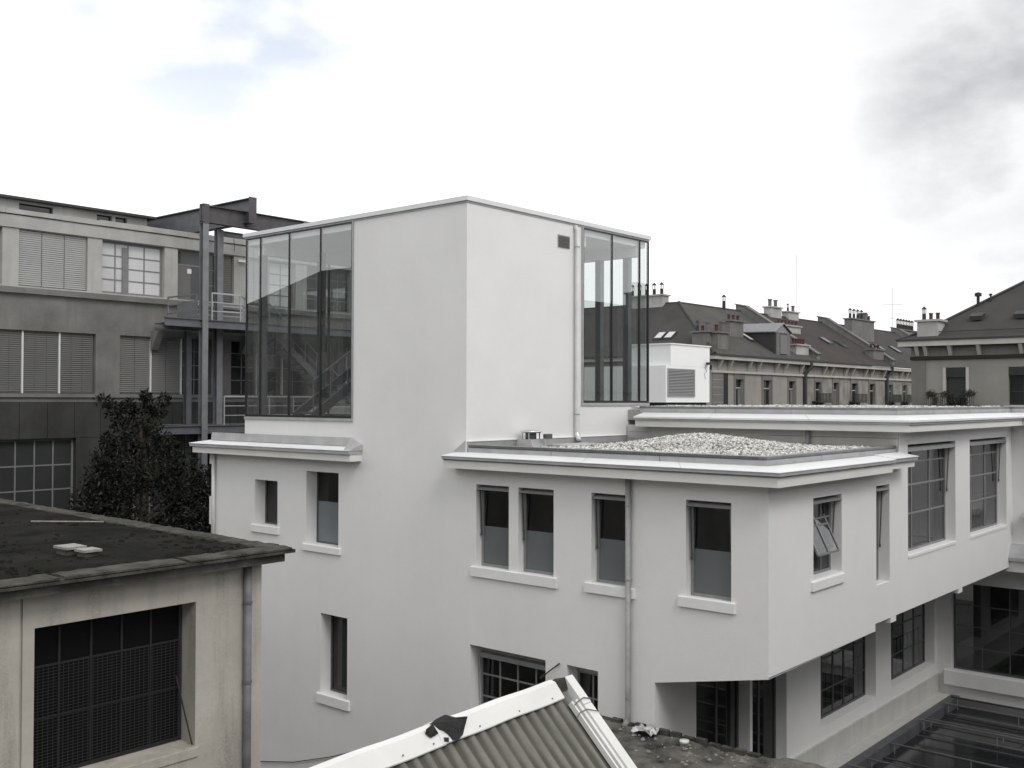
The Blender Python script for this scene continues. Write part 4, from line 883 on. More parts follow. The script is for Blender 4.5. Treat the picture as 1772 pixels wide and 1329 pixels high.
for x in (23.0, 27.4):
    mb = MB(); mb.hexa([FG.p(x, .0, 2.05), FG.p(x+.3, .0, 2.05), FG.p(x+.3, .08, 2.05), FG.p(x, .08, 2.05)], [FG.p(x, .0, 2.85), FG.p(x+.3, .0, 2.85), FG.p(x+.3, .6, 2.85), FG.p(x, .6, 2.85)]); mb.build('corbel', 'concrete_grey', GF)

# ================================================================== steel gantry and landings
SG = thing('steel_gantry', (24, 36, GZ), 'dark steel frame with landings and railings in front of the grey factory', 'steel frame')
def ibeam(mb, a, b, h, w, t=.03):
    """I section along X or Y; a, b = top centre line"""
    a, b = Vector(a), Vector(b)
    if abs(b.x-a.x) > abs(b.y-a.y):
        mb.box(a.x, b.x, a.y-t/2, a.y+t/2, a.z-h+t, a.z-t); mb.box(a.x, b.x, a.y-w/2, a.y+w/2, a.z-t, a.z); mb.box(a.x, b.x, a.y-w/2, a.y+w/2, a.z-h, a.z-h+t)
    else:
        mb.box(a.x-t/2, a.x+t/2, a.y, b.y, a.z-h+t, a.z-t); mb.box(a.x-w/2, a.x+w/2, a.y, b.y, a.z-t, a.z); mb.box(a.x-w/2, a.x+w/2, a.y, b.y, a.z-h, a.z-h+t)
    return mb
def icol(name, x, y, z0, z1, w=.24, m='steel'):
    mb = MB(); mb.box(x-w/2, x+w/2, y-w/2, y-w/2+.025, z0, z1); mb.box(x-w/2, x+w/2, y+w/2-.025, y+w/2, z0, z1); mb.box(x-.015, x+.015, y-w/2+.025, y+w/2-.025, z0, z1); return mb.build(name, m, SG)
icol('column', 23.33, 36.0, GZ, 7.03, .26, 'steel_pale'); icol('column', 25.3, 37.95, GZ, 7.2, .28, 'steel_pale'); icol('column', 24.2, 38.5, GZ, 2.85, .24); icol('column', 32.3, 36.0, GZ, 7.03, .26); icol('column', 32.3, 38.5, GZ, 2.85)
mb = MB(); ibeam(mb, (23.2, 36.0, 7.73), (36, 36.0, 7.73), .69, .28); mb.box(23.2, 23.46, 35.85, 36.15, 7.0, 7.77); mb.build('beam', 'rust_grey', SG)
for x in (25.3, 28.2, 31.2): mb = MB(); mb.box(x-.05, x+.05, 35.84, 35.98, 7.07, 7.68); mb.build('stiffener', 'steel_pale' if x > 26 else 'rust_grey', SG)
mb = MB(); ibeam(mb, (25.3, 35.58, 8.25), (25.3, 56, 8.25), 1.0, .37); mb.build('beam', 'steel', SG); mb = MB(); mb.box(25.12, 25.48, 35.54, 35.58, 7.22, 8.29); mb.build('end_plate', 'rust_grey', SG)
mb = MB(); ibeam(mb, (25.35, 38.2, 7.22), (36, 38.2, 7.22), .22, .16); mb.build('beam', 'steel', SG)
mb = MB(); mb.bar((26.4, 46, 7.75), (38, 46, 7.9), .2); mb.build('beam', 'steel', SG)
mb = MB(); mb.tube([(26.35, 38.4, 7.0), (26.4, 38.4, 6.65), (26.37, 38.4, 6.45)], .013, 5); mb.build('cable', 'pot_black', SG)
for z, xa in ((3.18, 21.62), (-1.02, 21.4)):
    mb = MB(); ibeam(mb, (xa, 36.0, z), (36, 36.0, z), .33, .17); ibeam(mb, (23.08, 38.6, z), (36, 38.6, z), .28, .17); mb.build('landing_beam', 'steel', SG)
    for i in range(9):
        x = 23.08+i*1.6; mb = MB(); mb.box(x, min(36, x+1.58), 36.09, 39.2, z-.06, z-.02); mb.build('deck_plate', 'steel', SG)
def railing(pts, z, h=1.0, rails=3, name='railing', m='galv', step=1.2):
    mb = MB()
    for (xa, ya), (xb, yb) in zip(pts[:-1], pts[1:]):
        Ln = math.hypot(xb-xa, yb-ya); n = max(1, round(Ln/step))
        for i in range(0 if (xa, ya) == pts[0] else 1, n+1): t = i/n; mb.bar((xa+(xb-xa)*t, ya+(yb-ya)*t, z), (xa+(xb-xa)*t, ya+(yb-ya)*t, z+h), .05)
        for k in range(rails): zz = z+h*(k+1)/rails; mb.bar((xa, ya, zz), (xb, yb, zz), .06 if k == rails-1 else .032)
    return mb.build(name, m, SG)
railing([(23.7, 36.0), (25.05, 36.0), (25.9, 36.9)], 3.18, 1.08); railing([(23.15, 38.3), (23.15, 36.2)], 3.18, 1.0, m='steel_pale', step=1.45); railing([(24.6, 38.5), (26.9, 38.5)], 3.18, .85, 4)
mb = MB(); mb.box(23.14, 23.16, 36.25, 37.6, 3.25, 3.95); mb.build('glass_infill', 'steel_pale', SG)
railing([(24.3, 36.0), (26.5, 36.0), (29, 36.0)], -1.02, 1.15)
for (xa, xb, y, za, zb) in ((27.2, 32.4, 37.0, 3.1, -1.02),):
    for dy in (0, .8):
        mb = MB(); mb.bar((xa, y+dy, za), (xb, y+dy, zb), .05, .3); mb.build('stair_stringer', 'steel', SG)
    n = 20
    for i in range(n):
        t = (i+.5)/n; x = xa+(xb-xa)*t; z = za+(zb-za)*t; mb = MB(); mb.box(x-.13, x+.13, y+.03, y+.77, z, z+.04); mb.build('stair_tread', 'steel', SG)
    mb = MB()
    for t in [k/8 for k in range(9)]: mb.bar((xa+(xb-xa)*t, y, za+(zb-za)*t), (xa+(xb-xa)*t, y, za+(zb-za)*t+1.05), .035)
    mb.bar((xa, y, za+1.05), (xb, y, zb+1.05), .05); mb.bar((xa, y, za+.5), (xb, y, zb+.5), .03); mb.build('stair_handrail', 'steel_pale', SG)

# ================================================================== tree
TRE = thing('magnolia_tree', (20, 34.6, GZ), 'dense dark evergreen tree between the mossy roof and the factory', 'tree')
mb = MB(); mb.tube([(20, 34.6, GZ), (20.1, 34.5, -8), (19.9, 34.6, -5.2), (20.0, 34.5, -2.5), (19.7, 34.5, -.6)], [.28, .24, .18, .11, .04], 10); tk = mb.build('trunk', 'bark', TRE, True)
blobs = [(19.9, 34.5, -6.6, 2.9, 2.0), (18.4, 34.4, -4.6, 1.35, 1.2), (17.6, 34.4, -5.4, 1.1, 1.1), (21.6, 34.2, -5.0, 1.4, 1.4), (22.3, 34.0, -5.6, 1.0, 1.2), (20.0, 34.5, -3.9, 1.9, 1.3), (19.4, 34.6, -2.3, 1.2, .9), (20.5, 34.5, -2.4, 1.1, .9), (21.5, 34.3, -3.1, 1.1, .85), (22.25, 34.2, -3.2, .5, .6),
         (18.5, 34.5, -2.1, .5, .45), (18.7, 34.5, -3.2, .85, .75), (17.35, 34.4, -4.5, .75, .7), (16.95, 34.4, -4.7, .55, .6), (17.1, 34.4, -5.4, .8, .8), (17.9, 34.4, -3.7, .7, .65), (18.3, 34.5, -2.75, .6, .6), (21.9, 34.2, -4.0, 1.1, 1.0), (22.5, 34.1, -4.5, .6, .7),
         (18.45, 34.6, -.12, .30, .22), (18.85, 34.6, -.42, .34, .26), (19.35, 34.5, -.30, .26, .24), (19.75, 34.5, -.62, .36, .3), (20.15, 34.5, -.22, .26, .26), (20.5, 34.5, -.42, .3, .26), (20.72, 34.5, -.05, .22, .2), (19.1, 34.5, -.95, .36, .28), (20.25, 34.5, -1.0, .4, .3), (19.7, 34.5, -1.35, .55, .38), (20.0, 34.5, .1, .16, .16), (20.75, 34.4, -1.55, .4, .3), (18.6, 34.5, -1.45, .3, .25)]
for (bx, by, bz, rx, rz) in blobs[1:]:
    mb = MB(); mb.tube([(19.95, 34.55, max(bz-1.3, -8)), ((bx+19.95)/2, by, bz-.5), (bx, by, bz+.1)], [.07, .045, .015], 6); mb.build('limb', 'bark', tk)
r = np.random.default_rng(11); LV = []
for (bx, by, bz, rx, rz) in blobs:
    n = int(900*rx*rz+(300 if rx > .65 else 110)); d = r.normal(size=(n, 3)); d /= np.linalg.norm(d, axis=1)[:, None]; rad = r.uniform(.35, 1.0, n)**.5*(1+.12*r.normal(size=n))
    P = d*rad[:, None]*np.array([rx, rx*.85, rz])+np.array([bx, by, bz]); LV.append(np.concatenate([P, d], 1))
LV = np.concatenate(LV); cl_ = np.sin(LV[:, 0]*4.1+LV[:, 2]*3.3)*np.sin(LV[:, 2]*4.7-LV[:, 1]*3.9+LV[:, 0]); LV = LV[(cl_ > -.35) | (r.uniform(size=len(LV)) < .35)]
n = len(LV); ax = LV[:, 3:]*.6+r.normal(size=(n, 3))*.55+np.array([0, 0, .15]); ax /= np.linalg.norm(ax, axis=1)[:, None]
sd_ = np.cross(ax, r.normal(size=(n, 3))); sd_ /= np.linalg.norm(sd_, axis=1)[:, None]; nn = np.cross(ax, sd_); ln = r.uniform(.08, .23, n)[:, None]; wd = ln*.24; c0 = LV[:, :3]
V = np.stack([c0, c0+ax*ln*.5+sd_*wd+nn*ln*.06, c0+ax*ln+nn*-.02, c0+ax*ln*.5-sd_*wd+nn*ln*.06], 1).reshape(-1, 3)-np.array(TRE.location)
me = bpy.data.meshes.new('crown'); me.from_pydata(V.tolist(), [], [(4*i, 4*i+1, 4*i+2, 4*i+3) for i in range(n)]); me.materials.append(M['leaf']); o = bpy.data.objects.new('crown', me); COL.objects.link(o); o.parent = TRE; ORI[o.name] = Vector(TRE.location)

# ================================================================== long apartment block behind (right)
LB = thing('long_apartment_block', (66.4, 37.7, GZ), 'long stone apartment block with slate roof, party walls and many chimneys', 'building')
yB, xB = 37.66, 66.42; FBk = Face('Y', yB); FBe = Face('X', xB)
bays = [(69.75, 71.25), (74.2, 75.9), (78.7, 80.15), (83.75, 85.2), (87.5, 88.85), (91.5, 93.1), (95.7, 97.3), (100.6, 101.8), (104.35, 105.75), (109, 110.4), (113.3, 114.7)]
gw = [(a+.15, b-.15, -2.6, 1.62, .3) for a, b in bays]
mb = MB(); FBk.wall(mb, [(xB, 82.0, GZ, 3.2)], [h for h in gw if h[1] < 82]); mb.build('wall', 'stone', LB)
mb = MB(); FBk.wall(mb, [(82.0, 130, GZ, 3.2)], [h for h in gw if h[0] > 82]); mb.build('wall', 'stone_stained', LB)
mb = MB(); FBe.wall(mb, [(yB, 70, GZ, 3.2)], [(43.2, 44.6, -2.6, 1.6, .3)]); mb.build('end_wall', 'stone', LB)
mb = MB(); FBk.box(mb, xB-.02, xB+1.6, 0, .06, GZ, 2.1); mb.build('corner_pier', 'stone_grey', LB)
for i in range(6): mb = MB(); FBk.box(mb, xB, xB+1.55, .061, .07, -1.2+i*.55, -1.18+i*.55); mb.build('quoin_joint', 'stone_pale', LB)
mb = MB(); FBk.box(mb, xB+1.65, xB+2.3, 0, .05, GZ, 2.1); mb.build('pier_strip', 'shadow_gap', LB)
mb = MB(); FBk.box(mb, xB-.1, 130, 0, .14, 2.06, 2.22); mb.build('string_course', 'stone_pale', LB)
mb = MB(); FBk.box(mb, xB-.5, 82.0, -.3, .48, 3.02, 3.30); FBk.box(mb, 82.15, 99.9, -.3, .48, 3.0, 3.28); FBk.box(mb, 100.05, 130, -.3, .48, 2.98, 3.26); mb.build('cornice', 'stone_pale', LB)
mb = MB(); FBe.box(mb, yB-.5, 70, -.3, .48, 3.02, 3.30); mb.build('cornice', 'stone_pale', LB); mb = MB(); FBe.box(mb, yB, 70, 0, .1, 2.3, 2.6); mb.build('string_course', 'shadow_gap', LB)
mb = MB(); FBk.box(mb, xB-.55, 130, .40, .58, 3.30, 3.42); mb.build('gutter', 'roof_dark', LB); mb = MB(); FBe.box(mb, yB-.55, 70, .40, .58, 3.30, 3.42); mb.build('gutter', 'roof_dark', LB)
for i, (a, b) in enumerate(bays):
    mb = MB(); FBk.box(mb, a-.08, a+.145, -.01, .05, -2.7, 2.06); FBk.box(mb, b-.145, b+.08, -.01, .05, -2.7, 2.06); FBk.box(mb, a+.145, b-.145, -.01, .05, 1.63, 2.06); mb.build('window_surround', 'stone_grey', LB)
    w = window(LB, FBk, a+.155, b-.155, -2.595, 1.615, .2, nx=2, zs=[0, .82, .87, 1], frame='shutter', bar=.06, glass='pane_dark')
    mb = MB(); FBk.box(mb, a+.2, b-.2, -.19, -.15, .95, 1.03); mb.build('transom', 'stone_pale', w)
    if i in (0, 2, 4): mb = MB(); FBk.box(mb, (a+b)/2+.08, b-.24, -.19, -.16, -1.5, .9); mb.build('curtain', 'stone_grey', w)
    if i in (3, 5, 7, 8):
        mb = MB(); FBk.box(mb, a-.5, b+.5, 0, .7, -.12, .0)
        for k in range(9): u = a-.45+k*(b-a+.9)/8; FBk.box(mb, u-.03, u+.03, .62, .68, 0, .6)
        FBk.box(mb, a-.5, b+.5, .6, .7, .6, .68); mb.build('balcony', 'shutter', w)
br = None; x = 67.2; k = 0
while x < 112:
    if br is None:
        mb = MB(); mb.hexa([(x, yB-.02, 2.22), (x+.22, yB-.02, 2.22), (x+.22, yB-.06, 2.22), (x, yB-.06, 2.22)], [(x, yB-.02, 3.02), (x+.22, yB-.02, 3.02), (x+.22, yB-.44, 3.02), (x, yB-.44, 3.02)]); br = mb.build('bracket', 'stone_pale', LB); bx0 = x
    else: link_copy(br, LB, (x-bx0, 0, 0))
    x += 1.55 if k % 2 == 0 else 3.0; k += 1
for x in (81.75, 100.0): mb = MB(); mb.tube([(x+.3, yB-.5, 3.35), (x+.3, yB-.5, 2.8), (x-.1, yB-.14, 2.35), (x-.1, yB-.14, GZ)], .17, 8); mb.build('downpipe', 'roof_dark', LB)
# roof planes
rx, ry, rz = 73.4, 44.66, 8.05; ex, ey, ez = 65.95, 37.15, 3.40
mb = MB(); mb.quad((ex, ey, ez), (84.2, ey, ez), (84.2, ry, rz), (rx, ry, rz)); mb.build('roof_slope', 'slate_grey', LB)
mb = MB(); mb.quad((84.2, ey, ez), (101.5, ey, ez), (101.5, ry, rz), (84.2, ry, rz)); mb.build('roof_slope', 'slate_red', LB)
mb = MB(); mb.quad((101.5, ey, ez), (130, ey, ez), (130, ry, rz), (101.5, ry, rz)); mb.build('roof_slope', 'slate', LB)
mb = MB(); mb.quad((ex, ey, ez), (rx, ry, rz), (rx, 70, rz), (ex, 70, ez)); mb.build('roof_slope', 'slate', LB)
mb = MB(); mb.quad((rx, ry, rz), (130, ry, rz), (130, 52.5, ez), (81, 52.5, ez)); mb.quad((rx, ry, rz), (81, 52.5, ez), (81, 70, ez), (rx, 70, rz)); mb.build('roof_slope', 'slate', LB)
mb = MB(); mb.tube([(ex, ey, ez+.03), ((ex+rx)/2, (ey+ry)/2, (ez+rz)/2+.04), (rx, ry, rz+.04)], .13, 6); mb.build('hip_flashing', 'roof_dark', LB)
mb = MB(); mb.tube([(rx, 70, rz), (rx, ry, rz), (130, ry, rz)], .1, 6); mb.build('ridge_flashing', 'roof_dark', LB)
sl = (rz-ez)/(ry-ey); zf = lambda y: ez+(y-ey)*sl; zx = lambda x: ez+(x-ex)*(rz-ez)/(rx-ex)
for x in (84.0, 101.3, 121.5):
    mb = MB(); ys_ = [37.4, 39, 41, 43, ry+.3]; 
    mb.hexa([(x-.28, 37.4, zf(37.4)-.1), (x-.28, ry+.4, zf(ry)-.1), (x-.28, ry+.4, zf(ry)+.62), (x-.28, 44.1, zf(44.1)+.72), (x-.28, 37.4, zf(37.4)+.45)], [(x+.28, 37.4, zf(37.4)-.1), (x+.28, ry+.4, zf(ry)-.1), (x+.28, ry+.4, zf(ry)+.62), (x+.28, 44.1, zf(44.1)+.72), (x+.28, 37.4, zf(37.4)+.45)])
    o = mb.build('party_wall', 'chimney_grey', LB)
    mb = MB(); mb.bar((x, 37.3, zf(37.3)+.50), (x, 44.1, zf(44.1)+.77), .72, .1); mb.bar((x, 44.05, zf(44.1)+.77), (x, ry+.5, zf(ry)+.66), .72, .1); mb.build('coping', 'chimney_grey', o)
def pot(ch, x, y, z, kind, s=1.):
    mb = MB()
    if kind == 'red': mb.lathe((x, y, z), [(.16*s, 0), (.13*s, .1*s), (.13*s, .42*s), (.16*s, .44*s), (.16*s, .52*s)], 9); m = 'terracotta'
    elif kind == 'grey': mb.lathe((x, y, z), [(.2*s, 0), (.2*s, .7*s), (.26*s, .7*s), (.26*s, .82*s)], 10); m = 'pot_grey'
    else:
        mb.lathe((x, y, z), [(.15*s, 0), (.14*s, .5*s)], 8); mb.lathe((x, y, z+.84*s), [(.21*s, 0), (.10*s, .13*s), (.03*s, .2*s)], 8)
        for a in range(4): c, s2 = math.cos(a*1.57+.6)*.13*s, math.sin(a*1.57+.6)*.13*s; mb.bar((x+c, y+s2, z+.5*s), (x+c, y+s2, z+.85*s), .035*s)
        m = 'pot_black'
    return mb.build('chimney_pot', m, ch)
def chimney(x0, x1, y0, y1, zb, zt, m, pots, kind, axis='x', s=1., par=None):
    mb = MB(); mb.box(x0, x1, y0, y1, zb, zt); ch = mb.build('chimney', m, par or LB)
    mb = MB(); mb.box(x0-.13, x1+.13, y0-.13, y1+.13, zt, zt+.12); mb.build('chimney_cap', m, ch)
    for i in range(pots):
        t = (i+.5)/pots; k = kind[i % len(kind)] if isinstance(kind, (list, tuple)) else kind
        p = (x0+(x1-x0)*t, (y0+y1)/2) if axis == 'x' else ((x0+x1)/2, y0+(y1-y0)*t); pot(ch, p[0], p[1], zt+.12, k, s)
    return ch
chimney(72.9, 73.9, 45.95, 49.6, 7.4, 8.68, 'chimney_render', 5, 'lantern', 'y')
mb = MB(); mb.lathe((80.75, 44.6, 7.9), [(.16, 0), (.14, .6)], 8); o = mb.build('flue', 'pot_black', LB); pot(o, 80.75, 44.6, 8.2, 'lantern', 1.05)
chimney(73.2, 75.4, 39.9, 40.5, 4.6, 6.3, 'chimney_grey', 3, 'red', 'x', .85)
chimney(67.1, 67.9, 38.4, 39.7, 3.8, 5.05, 'chimney_grey', 3, ['grey', 'red', 'lantern'], 'y', .8)
chimney(67.6, 69.2, 37.85, 38.5, 3.5, 5.0, 'chimney_grey', 2, ['red', 'grey'], 'x', 1.0)
chimney(80.9, 83.3, 37.95, 38.7, 3.6, 4.65, 'chimney_render', 5, 'red', 'x', .95)
chimney(85.4, 89.6, 41.6, 42.2, 5.6, 6.75, 'chimney_render', 6, 'red', 'x', .8)
chimney(89.0, 91.3, 44.3, 45.0, 7.6, 8.75, 'chimney_render', 2, 'grey', 'x', .85); chimney(92.8, 95.0, 44.3, 45.0, 7.6, 8.55, 'chimney_render', 2, ['lantern', 'grey'], 'x', .75)
chimney(101.65, 107.5, 41.7, 42.5, 5.9, 8.3, 'chimney_grey', 6, ['lantern', 'lantern', 'lantern', 'lantern', 'grey', 'red'], 'x', 1.0); chimney(110.5, 113.0, 44.2, 45.0, 7.6, 8.7, 'chimney_render', 3, 'grey', 'x', 1.0)
chimney(98.3, 100.9, 38.2, 39.0, 3.8, 4.95, 'chimney_grey', 3, 'red', 'x', .9); chimney(121.9, 127.5, 44.2, 45.1, 7.0, 8.4, 'chimney_grey', 6, 'lantern', 'x', 1.25)
# dormer
dm = MB(); dm.hexa([(76.6, 37.75, 3.62), (79.3, 37.75, 3.62), (79.3, 41.9, 3.9), (76.6, 41.9, 3.9)], [(76.6, 37.75, 5.5), (79.3, 37.75, 5.5), (79.3, 41.9, 5.6), (76.6, 41.9, 5.6)]); dmo = dm.build('dormer', 'roof_dark', LB)
mb = MB(); mb.hexa([(76.4, 37.6, 5.5), (77.95, 37.6, 6.25), (77.95, 37.6, 6.33), (76.4, 37.6, 5.58)], [(76.4, 42.9, 5.6), (77.95, 42.9, 6.35), (77.95, 42.9, 6.43), (76.4, 42.9, 5.68)]); mb.build('dormer_roof', 'dark_zinc', dmo)
mb = MB(); mb.hexa([(79.5, 37.6, 5.5), (77.95, 37.6, 6.25), (77.95, 37.6, 6.33), (79.5, 37.6, 5.58)], [(79.5, 42.9, 5.6), (77.95, 42.9, 6.35), (77.95, 42.9, 6.43), (79.5, 42.9, 5.68)]); mb.poly([(76.6, 37.74, 5.5), (79.3, 37.74, 5.5), (77.95, 37.74, 6.2)]); mb.build('dormer_roof', 'dark_zinc', dmo)
mb = MB(); mb.box(77.35, 78.55, 37.66, 37.745, 3.8, 5.35); mb.build('dormer_window', 'pane_dark', dmo); mb = MB(); mb.box(76.75, 77.3, 37.68, 37.745, 3.7, 5.45); mb.build('dormer_frame', 'stone_grey', dmo); mb = MB(); mb.box(78.6, 79.2, 37.68, 37.745, 3.7, 5.45); mb.build('dormer_frame', 'stone_grey', dmo)
def skylight(x0, x1, y0, y1, par=None):
    mb = MB(); mb.hexa([(x0, y0, zf(y0)+.02), (x1, y0, zf(y0)+.02), (x1, y1, zf(y1)+.02), (x0, y1, zf(y1)+.02)], [(x0, y0, zf(y0)+.16), (x1, y0, zf(y0)+.16), (x1, y1, zf(y1)+.16), (x0, y1, zf(y1)+.16)]); sk_ = mb.build('skylight', 'roof_dark', LB)
    mb = MB(); mb.quad((x0+.08, y0+.1, zf(y0+.1)+.165), (x1-.08, y0+.1, zf(y0+.1)+.165), (x1-.08, y1-.1, zf(y1-.1)+.165), (x0+.08, y1-.1, zf(y1-.1)+.165)); mb.build('pane', 'pane_pale' if x0 < 80 else 'pane_grey', sk_)
skylight(75.6, 76.3, 39.3, 40.3); skylight(92.6, 93.6, 40.2, 41.2); skylight(95.2, 96.2, 39.8, 40.9); skylight(105.3, 106.3, 40, 41); skylight(109.5, 110.6, 39.8, 41)
for y0 in (42.05, 42.95):
    x0_, x1_ = 67.95, 68.85; mb = MB(); mb.hexa([(x0_, y0, zx(x0_)+.02), (x0_, y0+.75, zx(x0_)+.02), (x1_, y0+.75, zx(x1_)+.02), (x1_, y0, zx(x1_)+.02)], [(x0_, y0, zx(x0_)+.16), (x0_, y0+.75, zx(x0_)+.16), (x1_, y0+.75, zx(x1_)+.16), (x1_, y0, zx(x1_)+.16)]); sk_ = mb.build('skylight', 'roof_dark', LB)
    mb = MB(); mb.quad((x0_+.08, y0+.08, zx(x0_+.08)+.166), (x0_+.08, y0+.67, zx(x0_+.08)+.166), (x1_-.08, y0+.67, zx(x1_-.08)+.166), (x1_-.08, y0+.08, zx(x1_-.08)+.166)); mb.build('pane', 'pane_pale', sk_)
for (x, y, zb, zt, lab) in ((120.8, 44.7, 7.9, 13.3, 'tall thin aerial with crossbars on the far roof ridge'), (95.4, 44.7, 7.9, 14.4, 'single bare aerial rod beside the middle ridge chimney')):
    an = thing('roof_aerial', (x, y, zb), lab, 'aerial'); mb = MB(); mb.tube([(x, y, zb), (x, y, zt)], .022, 6); mb.build('mast', 'steel_pale', an)
    if x > 100:
        for z, l_ in ((11.3, 1.3), (9.7, .4)): mb = MB(); mb.bar((x-l_*.6, y+l_*.7, z), (x+l_*.6, y-l_*.7, z), .035); mb.build('crossbar', 'steel_pale', an)

# ================================================================== apartment house at the right edge
RB = thing('corner_apartment_house', (63, 20, GZ), 'stone apartment house with hipped slate roof at the right edge', 'building')
xR = 62.94; FR = Face('X', xR)
mb = MB(); FR.wall(mb, [(2, 22.13, GZ, 2.55)], [(19.04, 20.15, -.6, 2.0, .25), (15.2, 16.72, -.2, 2.0, .25)]); mb.quad((xR, 22.13, GZ), (xR+12, 22.13, GZ), (xR+12, 22.13, 2.55), (xR, 22.13, 2.55)); mb.build('wall', 'stone_render', RB)
mb = MB(); FR.box(mb, 21.32, 22.15, 0, .05, GZ, 2.5); mb.build('corner_pier', 'stone_grey', RB)
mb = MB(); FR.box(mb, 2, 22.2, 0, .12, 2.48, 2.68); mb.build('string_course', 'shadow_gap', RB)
mb = MB(); FR.box(mb, 2, 22.16, -.2, .02, 2.68, 3.30); mb.box(xR, xR+10, 22.0, 22.16, 2.55, 3.3); mb.build('frieze', 'stone_grey', RB)
mb = MB(); FR.box(mb, 2, 22.78, -.3, .55, 3.28, 3.60); mb.box(xR, xR+12, 22.1, 22.78, 3.28, 3.6); mb.build('cornice', 'stone_pale', RB)
mb = MB(); FR.box(mb, 2, 22.85, .40, .62, 3.60, 3.70); mb.build('gutter', 'roof_dark', RB)
br = None
for y in (21.85, 21.35, 19.95, 18.35, 16.1, 14.2):
    if br is None:
        mb = MB(); mb.hexa([FR.p(y, .02, 2.7), FR.p(y-.2, .02, 2.7), FR.p(y-.2, .14, 2.7), FR.p(y, .14, 2.7)], [FR.p(y, .02, 3.28), FR.p(y-.2, .02, 3.28), FR.p(y-.2, .5, 3.28), FR.p(y, .5, 3.28)]); br = mb.build('bracket', 'stone_pale', RB); b0 = y
    else: link_copy(br, RB, (0, y-b0, 0))
w = window(RB, FR, 19.045, 20.145, -.595, 1.995, .2, nx=2, zs=[0, .7, 1], frame='shutter', glass='pane_dark', bar=.05)
mb = MB(); FR.box(mb, 19.05, 20.14, -.05, -.02, 1.42, 1.99); mb.build('roller_awning', 'awning', w); mb = MB(); FR.box(mb, 19.1, 20.1, -.15, -.13, .2, 1.4); mb.build('curtain', 'pane_grey', w)
mb = MB(); FR.box(mb, 18.86, 19.03, 0, .04, -.6, 2.0); FR.box(mb, 20.16, 20.33, 0, .04, -.6, 2.0); mb.build('surround', 'stone_pale', w)
w = window(RB, FR, 15.205, 16.715, -.195, 1.995, .2, nx=2, zs=[0, .35, .75, 1], frame='shutter', glass='pane_dark', bar=.05); mb = MB(); FR.box(mb, 15.21, 16.71, -.05, -.02, 1.5, 1.99); mb.build('roller_awning', 'awning', w)
mb = MB(); FR.box(mb, 15.0, 16.95, 0, .15, -.28, -.2); mb.build('sill', 'stone_pale', w)
c = (62.32, 22.85, 3.68); hp = (68.1, 17.2, 7.3); top = (72.0, 13.35, 9.75)
mb = MB(); mb.poly([c, (63.4, 21.7, 4.15), hp, top, (72, 2, 9.75), (62.32, 2, 3.68)]); mb.build('roof_slope', 'slate', RB, recalc=False)
mb = MB(); mb.poly([c, (81, 22.85, 3.68), (75, 16.5, 9.0), top, hp, (63.4, 21.7, 4.15)]); mb.build('roof_slope', 'slate', RB, recalc=False)
mb = MB(); mb.tube([c, (63.4, 21.7, 4.18), hp, top], .08, 6); mb.build('hip_flashing', 'roof_dark', RB)
chimney(62.75, 64.0, 20.55, 21.75, 3.7, 4.75, 'chimney_render', 3, ['red', 'red', 'lantern'], 'y', .8, RB)
for x, y, z, s_ in ((65.9, 19.2, 5.85, 1.0), (66.3, 18.6, 6.2, .5)):
    mb = MB(); mb.lathe((x, y, z-.3), [(.09*s_, 0), (.09*s_, .6*s_+.2), (.2*s_, .62*s_+.2), (.2*s_, .8*s_+.2), (.05, .86*s_+.2)], 9); mb.build('roof_flue', 'pot_black', RB)
for y, x in ((18.83, 64.33), (16.4, 64.3)):
    mb = MB(); mb.hexa([(x-.15, y-.32, 4.8), (x-.15, y+.32, 4.8), (x+.5, y+.32, 5.15), (x+.5, y-.32, 5.15)], [(x-.2, y-.36, 5.05), (x-.2, y+.36, 5.05), (x+.5, y+.36, 5.3), (x+.5, y-.36, 5.3)]); mb.build('roof_vent', 'roof_dark', RB)
mb = MB(); mb.bar((62.9, 2, 4.12), (62.9, 21.0, 4.12), .05); mb.build('snow_rail', 'roof_dark', RB)
bc = MB(); FR.box(bc, 18.3, 21.0, 0, .9, -.35, -.2); FR.box(bc, 18.3, 21.0, .82, .88, .42, .48)
for k in range(24): u = 18.35+k*.114; FR.box(bc, u-.012, u+.012, .83, .87, -.2, .45)
bc.build('balcony', 'shutter', RB)
bp = tag(bpy.data.objects.new('balcony_plants', None), 'dark plants hanging along the balcony of the right apartment house', 'plants'); COL.objects.link(bp); bp.location = (62, 19.6, -.2); ORI[bp.name] = Vector(bp.location)
r = np.random.default_rng(21); V = []; Fq = []
for (cy, cz, ry_, rz_, n) in ((20.75, .42, .24, .22, 420), (19.85, .4, .3, .18, 420), (18.55, .48, .26, .2, 420), (20.5, .05, .16, .45, 380), (19.5, .1, .5, .35, 700), (18.8, .0, .14, .4, 320)):
    P = r.normal(size=(n, 3))*np.array([.10, ry_*.5, rz_*.5])+np.array([62.02, cy, cz])
    for p in P:
        a = r.normal(size=3); a /= np.linalg.norm(a); b = np.cross(a, r.normal(size=3)); b /= np.linalg.norm(b); k = len(V); s_ = r.uniform(.03, .07)
        V += [tuple(p-np.array(bp.location)), tuple(p+a*s_+b*s_*.4-np.array(bp.location)), tuple(p+a*2*s_-np.array(bp.location)), tuple(p+a*s_-b*s_*.4-np.array(bp.location))]; Fq.append((k, k+1, k+2, k+3))
me = bpy.data.meshes.new('foliage'); me.from_pydata(V, [], Fq); me.materials.append(M['plant_leaf']); o = bpy.data.objects.new('foliage', me); COL.objects.link(o); o.parent = bp

